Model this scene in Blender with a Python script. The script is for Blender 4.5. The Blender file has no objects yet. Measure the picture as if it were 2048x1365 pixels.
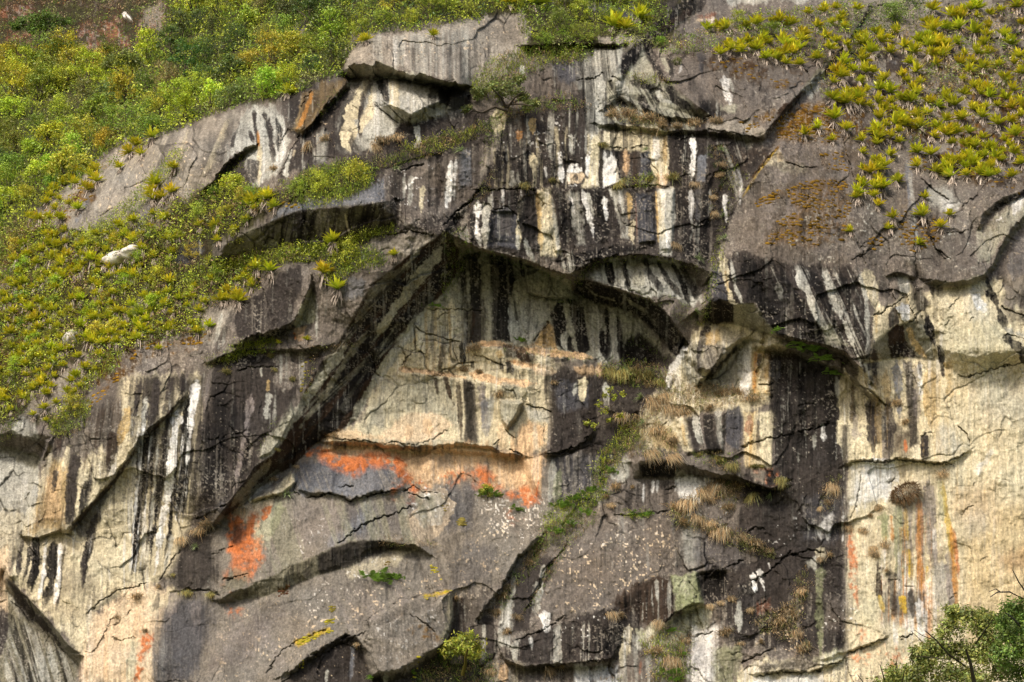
import bpy, math, random
import numpy as np
from mathutils import Vector, Matrix, Euler

# ------------------------------------------------------------------ camera
S = bpy.context.scene
CAM = np.array((0.0, -130.0, 2.0))
PITCH = math.radians(20.0)
LENS = 98.0
cam_d = bpy.data.cameras.new("camera")
cam = bpy.data.objects.new("camera", cam_d)
S.collection.objects.link(cam)
cam.location = CAM
cam.rotation_euler = (math.radians(90) + PITCH, 0, 0)
cam_d.sensor_width = 36.0
cam_d.lens = LENS
cam_d.clip_start = 0.5
cam_d.clip_end = 3000
S.camera = cam

# ------------------------------------------------------------------ light
SUN_EL, SUN_AZ = math.radians(44), math.radians(-152)      # azimuth: clockwise from +Y
sd = Vector((math.sin(SUN_AZ) * math.cos(SUN_EL), math.cos(SUN_AZ) * math.cos(SUN_EL), math.sin(SUN_EL)))
W = bpy.data.worlds.new("World")
S.world = W
W.use_nodes = True
wn = W.node_tree.nodes
bg = wn["Background"]
sky = wn.new("ShaderNodeTexSky")
sky.sky_type = 'NISHITA'
sky.sun_disc = False
sky.sun_elevation = SUN_EL
sky.sun_rotation = SUN_AZ
sky.dust_density = 4.0
sky.air_density = 1.0
sky.ozone_density = 1.0
W.node_tree.links.new(sky.outputs[0], bg.inputs[0])
bg.inputs[1].default_value = 0.09
sun_d = bpy.data.lights.new("sun", 'SUN')
sun_d.energy = 1.5
sun_d.angle = math.radians(12)
sun_d.color = (1.0, 0.95, 0.86)
sun = bpy.data.objects.new("sun", sun_d)
S.collection.objects.link(sun)
sun.rotation_euler = (-sd).to_track_quat('-Z', 'Y').to_euler()
S.view_settings.view_transform = 'Standard'
S.view_settings.look = 'None'
S.view_settings.exposure = 1.2
S.view_settings.gamma = 1.0
S.cycles.max_bounces = 6
S.cycles.diffuse_bounces = 3
S.cycles.transparent_max_bounces = 4
S.cycles.use_denoising = True

# PAINT-BEGIN ------------------------------------------------ survey raster of the rock wall
# The wall was surveyed on the photograph's own 2048 x 1365 raster: relief in metres, colours of rock and stains, with shade painted under overhangs and in caves.
def axis(n, step, margin, mstep):
    inner = np.arange(0, n + step * .5, step)
    outer = np.arange(mstep, margin + 1, mstep)
    return np.concatenate((-outer[::-1], inner, inner[-1] + outer)).astype(np.float32)
STEP = 1.4
XS = axis(2048, STEP, 300, 6.0)
YS = axis(1365, STEP, 260, 6.0)
XX, YY = np.meshgrid(XS, YS)
NY, NX = XX.shape
H = np.zeros((NY, NX), np.float32)
COL = np.zeros((NY, NX, 3), np.float32)
SPK = np.zeros((NY, NX), np.float32)

_tab = np.random.RandomState(7).rand(8, 512, 512).astype(np.float32) * 2 - 1
def vnoise(x, y, k=0):
    """value noise in [-1,1] at unit lattice"""
    xi = np.floor(x); yi = np.floor(y)
    fx = x - xi; fy = y - yi
    fx = fx * fx * fx * (fx * (fx * 6 - 15) + 10); fy = fy * fy * fy * (fy * (fy * 6 - 15) + 10)
    xi = xi.astype(np.int32) & 511; yi = yi.astype(np.int32) & 511
    x1 = (xi + 1) & 511; y1 = (yi + 1) & 511
    t = _tab[k & 7]
    a = t[yi, xi]; b = t[yi, x1]; c = t[y1, xi]; d = t[y1, x1]
    a = a + (b - a) * fx; c = c + (d - c) * fx
    return a + (c - a) * fy
def fbm(x, y, k=0, o=4, g=.5):
    v = 0; a = 1; s = 0
    for i in range(o):
        v = v + a * vnoise(x * 2 ** i + 17.3 * i, y * 2 ** i + 9.1 * i, k + i); s += a; a *= g
    return v / s
def sstep(a, b, x):
    t = np.clip((x - a) / (b - a), 0, 1)
    return t * t * (3 - 2 * t)
WX = fbm(XX / 60, YY / 60, 1, 3)
WY = fbm(XX / 60 + 50, YY / 60, 2, 3)
N_MID = fbm(XX / 26, YY / 26, 3, 3)
N_FINE = fbm(XX / 7, YY / 7, 4, 2)
def streak(x, y, s=1.0, k=0):
    x = x / s; y = y / s
    wob = 3 * vnoise(x / 40, y / 70, k + 3)
    return (.42 * vnoise((x + wob) / 17, y / 260, k) + .38 * vnoise((x + wob) / 7, y / 150, k + 1)
            + .26 * vnoise((x + wob) / 2.9, y / 75, k + 2)) * 1.35
STR = streak(XX, YY, 1.0, 5)
SPECK = .6 * vnoise(XX / 3.1, YY / 3.1, 6) + .4 * vnoise(XX / 6.5, YY / 6.5, 7) + .35 * N_MID

def blocks(sx, sy, rot, seed, warp=.25):
    """broken rock: cells of a joint net; returns a tilted step per cell, a tone per cell and the distance to the joint"""
    r = np.random.RandomState(seed); c, s_ = math.cos(rot), math.sin(rot)
    a = (XX * c + YY * s_) / sx + warp * WX * 60 / sx; b = (-XX * s_ + YY * c) / sy + warp * WY * 60 / sy
    ia = np.floor(a).astype(np.int32); ib = np.floor(b).astype(np.int32)
    jx, jy, hh, ta, tb = (r.rand(128, 128).astype(np.float32) for _ in range(5))
    f1 = np.full(XX.shape, 9., np.float32); f2 = f1.copy(); st = np.zeros(XX.shape, np.float32); tn = st.copy()
    for da in (-1, 0, 1):
        for db in (-1, 0, 1):
            ka = (ia + da) & 127; kb = (ib + db) & 127
            ua = a - (ia + da + .15 + .7 * jx[kb, ka]); ub = b - (ib + db + .15 + .7 * jy[kb, ka])
            d = np.maximum(np.abs(ua), np.abs(ub)) * .75 + .25 * np.hypot(ua, ub)
            m = d < f1
            f2 = np.where(m, f1, np.minimum(f2, d)); f1 = np.where(m, d, f1)
            st = np.where(m, hh[kb, ka] - .5 + (ta[kb, ka] - .5) * ua * 1.2 + (tb[kb, ka] - .65) * ub * 1.2, st); tn = np.where(m, jx[kb, ka] * jy[kb, ka] * 4 % 1 - .5, tn)
    return st, tn, f2 - f1
import math
B1 = blocks(150, 110, -.32, 1); B2 = blocks(52, 64, -.10, 2, .35); B3 = blocks(20, 17, -.38, 3, .4)
CELL = .5 * B2[0] + .5 * B3[0]

def lin(c):
    c = np.array(c, np.float32) / 255
    return np.where(c <= .04045, c / 12.92, ((c + .055) / 1.055) ** 2.4)
ALB = 1 / 1.55
PAL = {k: lin(v) * ALB for k, v in dict(
    K=(30, 27, 25), D=(57, 51, 47), G=(118, 110, 100), B=(118, 119, 123), b=(76, 75, 78), P=(120, 110, 100), p=(160, 150, 135),
    L=(184, 180, 166), C=(216, 202, 168), W=(243, 238, 228), T=(220, 184, 142), t=(228, 203, 168), O=(200, 116, 66),
    Y=(198, 168, 114), E=(168, 163, 142), e=(128, 122, 102), N=(60, 46, 35), M=(104, 72, 16), V=(66, 62, 40), g=(186, 182, 152),
    y=(196, 162, 52), R=(150, 98, 72), u=(226, 226, 222), o=(190, 130, 60), v=(150, 152, 112), q=(134, 124, 118)).items()}  # black, brown and olive also serve as painted shade in recesses

def pts(s):
    return np.array([[float(a) for a in p.split(',')] for p in s.split()], np.float32)
def sub(p, m):
    x0, y0 = p.min(0) - m; x1, y1 = p.max(0) + m
    i0, i1 = np.searchsorted(XS, (x0, x1)); j0, j1 = np.searchsorted(YS, (y0, y1))
    return slice(j0, max(j1, j0 + 1)), slice(i0, max(i1, i0 + 1))
def dline(p, X, Y, closed=False):
    """distance, side (+ = left of travel in image, i.e. above a left-to-right line), arclength 0..1"""
    q = np.vstack((p, p[:1])) if closed else p
    seg = np.hypot(*(q[1:] - q[:-1]).T); cum = np.concatenate(([0], np.cumsum(seg))); tot = cum[-1] + 1e-6
    best = np.full(X.shape, 1e12, np.float32); side = np.zeros(X.shape, np.float32); u = np.zeros(X.shape, np.float32)
    for i in range(len(q) - 1):
        ax, ay = q[i]; bx, by = q[i + 1]; dx, dy = bx - ax, by - ay; L2 = dx * dx + dy * dy + 1e-6
        t = np.clip(((X - ax) * dx + (Y - ay) * dy) / L2, 0, 1)
        d2 = (X - ax - t * dx) ** 2 + (Y - ay - t * dy) ** 2
        m = d2 < best
        best = np.where(m, d2, best)
        side = np.where(m, dy * (X - ax) - dx * (Y - ay), side)
        u = np.where(m, (cum[i] + t * seg[i]) / tot, u)
    return np.sqrt(best), side, u
def inside(p, X, Y):
    r = np.zeros(X.shape, bool)
    n = len(p)
    for i in range(n):
        x0, y0 = p[i]; x1, y1 = p[(i + 1) % n]
        if y0 == y1: continue
        c = ((y0 > Y) != (y1 > Y)) & (X < (x1 - x0) * (Y - y0) / (y1 - y0) + x0)
        r ^= c
    return r
def sdist(p, X, Y):
    d, _, _ = dline(p, X, Y, True)
    return np.where(inside(p, X, Y), d, -d)
def put(sl, col, a):
    COL[sl] += (col - COL[sl]) * a[..., None]
def rough(sl, r):
    return r * (.55 * WX[sl] + .45 * N_FINE[sl])

def zone(c, soft, al, s):
    p = pts(s); sl = sub(p, soft + 26)
    big = min(soft, 14)
    d = sdist(p, XX[sl], YY[sl]) + rough(sl, min(9, 2 + soft * .5)) + big * .95 * STR[sl] + big * .35 * SPECK[sl]
    soft = soft * .62 + .6
    put(sl, PAL[c], sstep(-soft, soft, d) * al)
def streaks(c, cover, al, s, slope=0.0, sc=1.0, soft=8):
    p = pts(s); sl = sub(p, soft + 8); X, Y = XX[sl], YY[sl]
    d = sdist(p, X, Y) + rough(sl, 6) + 6 * STR[sl]
    k = int(abs(p.sum())) % 5
    n = streak(X - slope * (Y - p[0, 1]) + p[0, 0] * 3, Y, sc, k)
    n = n + .16 * SPECK[sl] + .10 * N_FINE[sl]
    a = sstep(-.24, .24, n - (.5 - cover) * 1.25)
    a = a * (.78 + .22 * streak(X + 900, Y, sc * .5, (k + 2) % 5))
    put(sl, PAL[c], sstep(-soft, soft, d) * np.clip(a, 0, 1) * al)
def stroke(c, w, al, s):
    w0, w1 = (w if isinstance(w, tuple) else (w, w))
    p = pts(s); m = max(w0, w1); sl = sub(p, m + 10); X, Y = XX[sl], YY[sl]
    d, sd_, u = dline(p, X, Y)
    steep = abs(p[-1, 1] - p[0, 1]) / (abs(p[-1, 0] - p[0, 0]) + 1)
    half = (w0 + (w1 - w0) * u) * .74
    half = half * (1 + .35 * vnoise(X * 0 + p[0, 0], Y / 22, 3) + .2 * vnoise(X / 50, Y / 9, 1))
    n = (STR[sl] if steep > 1.6 else N_MID[sl]) * min(3.6, .36 * m) + N_FINE[sl] * min(1.6, .22 * m) + SPECK[sl] * min(2.2, .25 * m)
    endf = sstep(0, .08, u) * sstep(0, .22, 1 - u)
    a = sstep(-1.5, 1.5, half * (.30 + .70 * endf) - d + n)
    tex = .80 + .20 * STR[sl] + .16 * SPECK[sl]
    put(sl, PAL[c], np.clip(a * al * (.70 + .30 * endf) * tex * 1.25, 0, 1))
def blotch(c, cover, al, s, soft=8):
    p = pts(s); sl = sub(p, soft + 10)
    d = sdist(p, XX[sl], YY[sl]) + rough(sl, 12)
    n = .65 * N_MID[sl] + .55 * N_FINE[sl]
    a = sstep(-.38, .38, n + .2 * SPECK[sl] + .15 * STR[sl] - (.5 - cover) * 1.3)
    put(sl, PAL[c], sstep(-soft, soft, d) * a * al)
def speck(c, dens, al, s, soft=20):
    p = pts(s); sl = sub(p, soft + 10)
    d = sdist(p, XX[sl], YY[sl]) + rough(sl, 16)
    a = sstep(0, .12, SPECK[sl] - (1 - dens) * .8)
    put(sl, PAL[c], sstep(-soft, soft, d) * a * al)
def crack(w, dep, s, al=.85, c='K'):
    p = pts(s); sl = sub(p, w * 3 + 14); X, Y = XX[sl], YY[sl]
    jx = 3.6 * N_FINE[sl] + 2.0 * N_MID[sl] + 1.6 * SPECK[sl]
    d, sd_, u = dline(p, X + jx * .6, Y + jx)
    tp = sstep(0, .08, u) * sstep(0, .08, 1 - u) * (.6 + .5 * np.abs(N_MID[sl]))
    a = sstep(w * .46, w * .08, d) * tp
    put(sl, PAL[c], a * al)
    H[sl] -= dep * .5 * a
    # a small upper lip throws the thin shadow under it
    H[sl] += dep * .22 * tp * np.where(sd_ > 0, np.exp(-d / 14), 0)
def bump(h, soft, s):
    p = pts(s); sl = sub(p, soft + 6)
    d = sdist(p, XX[sl], YY[sl]) + rough(sl, min(6, soft * .4))
    H[sl] += h * sstep(-soft, soft, d)
def over(h1, f1, h2, f2, s, e=.10):
    """overhang: lip line / foot line; the rock stands h1 out at the lip and h2 at the foot"""
    a, b = s.split('/')
    p, q = pts(a), pts(b); m = max(f1 * 1.6, f2) * 2.3
    sl = sub(np.vstack((p, q)), m); X, Y = XX[sl], YY[sl]
    j = (2.0 * N_FINE[sl] + 6 * CELL[sl]) * (.25 if h1 == 3. else 1); h1 = h1 * .78; h2 = h2 * .78
    X = X + j * .6; Y = Y + j
    d1, s1, u1 = dline(p, X, Y); d2, s2, u2 = dline(q, X, Y)
    ins = inside(np.vstack((p, q[::-1])), X, Y)
    t = d1 / (d1 + d2 + 1e-3)
    mid = p[len(p) // 2]; qm = q[len(q) // 2]
    _, sm, _ = dline(p, np.array([[qm[0]]], np.float32), np.array([[qm[1]]], np.float32))
    w = sstep(-.8, .8, -np.sign(sm[0, 0]) * s1 / (d1 + .3))
    ch = p[-1] - p[0]; ln = np.hypot(*ch); ch = ch / ln
    A = (X - p[0, 0]) * ch[0] + (Y - p[0, 1]) * ch[1]; B = ln - A
    ww = e * ln + .45 * np.minimum(d1, d2)
    tp = sstep(-ww * .6, ww, A) * sstep(-ww * .6, ww, B)
    out = w * h1 * np.exp(-(d1 / (1.6 * f1)) ** 1.5) + (1 - w) * h2 * np.exp(-(d2 / f2) ** 1.3)
    H[sl] += np.where(ins, h1 + (h2 - h1) * t, out) * tp

OPS = dict(z=zone, t=streaks, s=stroke, l=blotch, p=speck, c=crack, h=bump, o=over)
def run(txt):
    for ln in txt.strip().splitlines():
        ln = ln.strip()
        if not ln or ln[0] == '#': continue
        hd, body = ln.split('|')
        tk = hd.split()
        op = tk[0]; a = []
        for k in tk[1:]:
            if ':' in k: a.append(tuple(float(v) for v in k.split(':')))
            else:
                try: a.append(float(k))
                except ValueError: a.append(k)
        body = body.strip()
        if op == 't': OPS[op](a[0], a[1], a[2], body, *a[3:])
        elif op in 'lp': OPS[op](a[0], a[1], a[2], body, *a[3:])
        elif op == 'c': OPS[op](a[0], a[1], body, *a[2:])
        elif op == 'o': OPS[op](a[0], a[1], a[2], a[3], body, *a[4:])
        else: OPS[op](*a, body)

COL[:] = PAL['P']
# ---------- soils, slabs and walls: large areas of one rock colour
run("""
z V 14 1 | -300,-260 1420,-260 1400,20 1330,90 1200,130 1050,110 1040,40 900,50 760,62 700,70 690,150 640,165 560,195 480,212 400,242 330,272 250,288 190,330 120,385 70,440 0,485 -300,560
z V 14 1 | -300,480 0,480 80,445 150,465 260,447 330,425 415,372 440,360 500,370 560,385 600,350 690,320 760,325 745,370 690,400 600,412 540,430 450,480 430,510 560,490 680,480 720,455 820,440 790,465 650,520 560,528 520,580 420,615 412,665 330,680 250,700 235,740 170,790 115,870 60,840 0,850 -300,900
z p 12 .9 | 190,330 250,287 330,272 400,245 475,215 500,230 460,300 440,345 415,370 330,420 260,445 150,465 75,445 120,385
z p 8 .8 | 280,470 300,420 350,395 352,410 300,475 250,480
z p 10 .8 | 105,765 165,705 205,700 180,770 130,820 40,835 60,800
z D 20 .8 | 560,185 690,150 990,230 1230,170 1480,250 1530,310 1480,390 1430,520 1300,560 1100,520 930,480 850,470 760,470 700,400 720,320 620,330 580,280
z E 12 .9 | 905,480 965,503 1061,530 1148,585 1228,615 1273,630 1330,690 1355,715 1340,740 1200,725 1090,705 1000,690 935,700 905,620 860,640 880,560
z C 16 .95 | 850,612 920,615 940,690 1100,700 1112,745 1100,880 1085,905 960,895 830,890 700,890 650,880 713,845 740,790 790,700 830,650
z P 18 1 | 380,600 480,560 600,520 700,500 790,520 760,560 690,660 610,780 600,850 520,930 450,1030 380,1060 300,1000 240,850 240,740 330,690 410,665
z C 14 .9 | 240,750 350,748 380,765 412,740 410,850 395,1000 380,1060 340,1150 300,1180 190,1225 165,1320 100,1240 20,1150 10,1110 48,1030 95,890 180,860 225,790
z p 30 1 | 300,1210 370,1120 440,1040 500,1000 590,930 650,915 760,925 900,960 1050,1000 1085,950 1100,900 1225,900 1205,1000 1085,1085 985,1180 970,1250 960,1680 -20,1680 280,1380
z G 40 .62 | 300,1210 370,1120 440,1040 500,1000 590,930 650,915 760,925 900,960 1050,1000 1085,950 1100,900 1225,900 1205,1000 1085,1085 985,1180 970,1250 960,1680 -20,1680 280,1380
z D 14 .95 | 1095,740 1200,745 1330,730 1310,800 1240,900 1205,1000 1085,1010 1095,940 1090,900 1110,850
z C 10 .95 | 1330,760 1370,690 1400,655 1450,640 1480,650 1540,670 1570,690 1560,720 1545,800 1480,830 1400,820 1330,900 1290,900 1280,840
z D 14 .95 | 1540,715 1600,712 1660,730 1690,745 1690,960 1690,1300 1600,1310 1480,1300 1440,1230 1450,1180 1480,1000 1500,940 1545,930
z P 20 1 | 1080,1090 1200,1010 1340,1030 1400,1060 1470,1090 1500,1120 1400,1150 1290,1170 1240,1235 1100,1245 1050,1235 1125,1120
z C 10 1 | 1690,1300 1690,960 1690,840 1700,760 1730,720 1745,640 1740,560 1800,545 1850,590 1900,572 1985,555 2380,500 2380,1680 1500,1680 1520,1360 1600,1330
z P 16 1 | 1520,290 1650,130 1730,20 1750,-260 2400,-260 2400,500 2060,520 1985,545 1900,562 1760,545 1600,535 1480,500 1440,480 1460,430 1500,340
z P 10 1 | 1400,105 1480,90 1600,120 1660,110 1560,235 1530,280 1480,265 1420,250 1370,170
z p 30 .5 | 1740,-100 2100,-100 2100,350 1900,330 1750,250 1690,200
""")
# ---------- top: hanging block, flow-stained bay under it, brown corner
run("""
z p 8 1 | 688,92 702,94 760,72 840,60 900,46 960,35 1040,28 1062,60 1045,112 1000,150 960,166 932,172 880,158 845,146 800,140 752,120 742,132 712,126 690,142
z G 10 .6 | 950,50 1050,30 1050,90 1000,95
t L .42 .7 | 745,75 930,60 950,168 880,158 752,120
t D .38 .75 0 .8 | 820,95 990,90 960,168 880,160 820,140
t D .3 .5 0 .6 | 760,90 960,55 1010,110 930,120 770,110
p t .34 .6 | 720,90 960,45 1030,60 1000,120 740,125
z E 4 .9 | 690,143 712,128 745,133 752,122 800,142 843,149 880,161 932,172 930,177 880,174 830,165 760,154 700,155
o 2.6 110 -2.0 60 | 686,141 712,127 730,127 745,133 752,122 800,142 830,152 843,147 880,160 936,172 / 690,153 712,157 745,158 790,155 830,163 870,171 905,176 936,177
z L 8 .95 | 700,168 760,152 800,157 880,174 940,182 930,225 900,238 850,238 800,250 740,300 700,305 668,300 676,250
z D 8 .9 | 690,180 725,160 735,170 705,215 690,280 672,290
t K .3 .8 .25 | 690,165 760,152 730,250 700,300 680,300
s C 15:18 .95 | 736,163 712,205 700,240 695,300
s D 7:3 .9 | 728,190 722,230 720,280
s C 14:8 .9 | 750,168 742,215 722,262
s K 13:7 .95 | 762,158 768,180 776,206
s D 7 .8 | 745,160 735,180 722,200
s C 16:10 .8 | 790,162 790,205 800,220
s K 12:6 .9 | 868,174 866,205 870,232
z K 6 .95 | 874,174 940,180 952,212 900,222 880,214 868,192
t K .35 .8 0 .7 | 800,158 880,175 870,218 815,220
h .9 6 | 770,160 880,176 885,205 850,220 822,234 800,222 765,208
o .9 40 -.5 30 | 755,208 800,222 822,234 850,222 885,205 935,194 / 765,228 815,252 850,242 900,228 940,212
z E 3 .8 | 800,224 822,236 850,224 885,208 900,215 850,240 818,250
c 5 .5 | 745,205 765,222 785,238 800,250
c 3 .4 | 760,200 790,225 810,245
t D .72 .95 0 .8 | 815,252 850,243 940,215 990,240 960,290 900,300 850,292 820,292
s L 8 .9 | 835,252 833,272 834,292
s D 8 .9 | 808,255 806,290
z Y 8 .5 | 610,192 650,166 690,158 680,185 650,212 625,247 600,268 580,264 590,232
z N 10 .65 | 610,192 650,166 690,158 672,190 640,220 612,262 590,258
s o 5 .6 | 625,185 605,240 590,262
c 4 .6 | 600,215 612,195 625,180
o 1.2 40 -.6 30 | 585,262 605,262 625,247 650,212 680,182 695,160 / 560,345 590,300 612,268 640,232 670,200 698,175
z L 8 .95 | 490,228 512,214 545,215 565,240 570,262 582,282 562,332 552,346 528,368 512,372 492,335 488,306 462,318 448,325 455,290 470,255
s D 9:5 .95 | 527,222 540,262 546,322
s D 6:3 .9 | 508,222 512,262 520,312
s K 5 .85 | 552,235 560,262 556,300
s D 7:5 .9 | 478,252 467,278 461,302
s D 5 .85 | 498,262 508,285
s o 3 .6 | 516,262 520,330
s C 7 .8 | 522,290 518,366
z D 4 .95 | 488,308 491,352 470,364 425,368 440,342 460,318
z D 3 .9 | 494,320 520,323 512,366 490,362
o .9 60 -.9 40 | 400,385 425,362 445,333 468,307 505,292 512,288 / 425,375 435,365 455,340 474,314 506,298 514,292
z D 10 .85 | 596,276 700,258 722,305 690,304 640,332 590,342 560,365 566,335
s L 7:4 .9 | 582,300 574,330 573,362
s C 4 .8 | 590,300 586,315
c 5 .6 | 602,268 584,300 570,332 556,352
t L .3 .7 0 .6 | 600,275 660,262 650,320 600,338
p t .3 .6 | 640,215 690,190 690,300 620,290
s C 14:10 .9 | 692,262 690,285 700,303
""")
# ---------- left slab and second and third ledges
run("""
z D 16 .55 | 425,262 470,240 476,272 452,322 420,352 395,340
t D .3 .55 -.4 | 230,300 470,225 450,330 300,420 170,460
t C .24 .5 -.4 | 200,320 460,240 430,330 300,420 180,440
p t .33 .7 | 210,320 440,250 430,340 280,420 200,430
s B 8 .7 | 175,400 160,425 150,450
s B 12 .75 | 305,408 285,440 272,475
s D 12 .6 | 200,370 180,400 168,440
o .5 60 0 20 | 60,470 100,450 170,462 / 60,474 100,456 170,468
z B 8 .9 | 535,448 560,416 620,400 690,398 745,372 775,352 772,404 715,410 640,416 570,430
z D 6 .97 | 440,515 462,480 515,455 537,448 570,433 600,423 640,419 715,413 768,406 770,450 720,472 690,482 640,492 600,492 560,494 520,507
z e 6 .9 | 440,515 462,480 515,455 528,470 520,500
t e .38 .8 -.2 .8 | 530,450 640,420 768,408 770,455 640,492 520,505
t K .4 .8 -.2 .7 | 560,440 760,412 700,480 580,492
s C 2.5 .7 | 690,428 694,450 700,472
z E 4 .8 | 525,490 550,475 556,492 530,505
c 3 .4 | 525,492 540,476 556,482
o 1.6 70 -.9 60 | 430,520 455,484 500,462 535,447 570,431 600,421 640,417 680,418 715,411 768,404 790,400 / 440,545 470,530 520,515 560,500 600,497 640,497 690,487 720,476 770,455 790,445
z P 10 .9 | 770,345 870,322 950,300 992,286 965,365 935,402 885,432 820,442 770,452
t D .45 .85 0 1 | 775,350 870,325 990,290 960,370 900,430 780,452
z B 10 .7 | 918,300 945,295 945,370 920,375
s C 7:4 .95 | 846,375 843,400 842,424
s W 8:6 .95 | 902,326 898,380 893,414
s D 9 .9 | 884,330 872,425
s D 7 .8 | 860,372 862,420
s L 6 .6 | 822,350 820,410
s L 4 .7 | 808,352 808,400
s W 3 .7 | 912,320 908,400
p W .22 .7 | 780,350 860,335 850,420 780,420
z p 8 .7 | 985,270 1000,240 1010,250 985,330 960,350
c 5 .5 | 800,345 830,330 850,328
c 7 1.0 | 965,372 945,400 915,425 885,458
z K 5 .95 | 968,365 975,372 940,415 905,460 885,470 900,440
z p 8 .8 | 745,480 800,470 860,470 880,480 830,505 760,535 700,540 720,520
c 4 .4 | 760,470 820,462 870,470
""")
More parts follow.
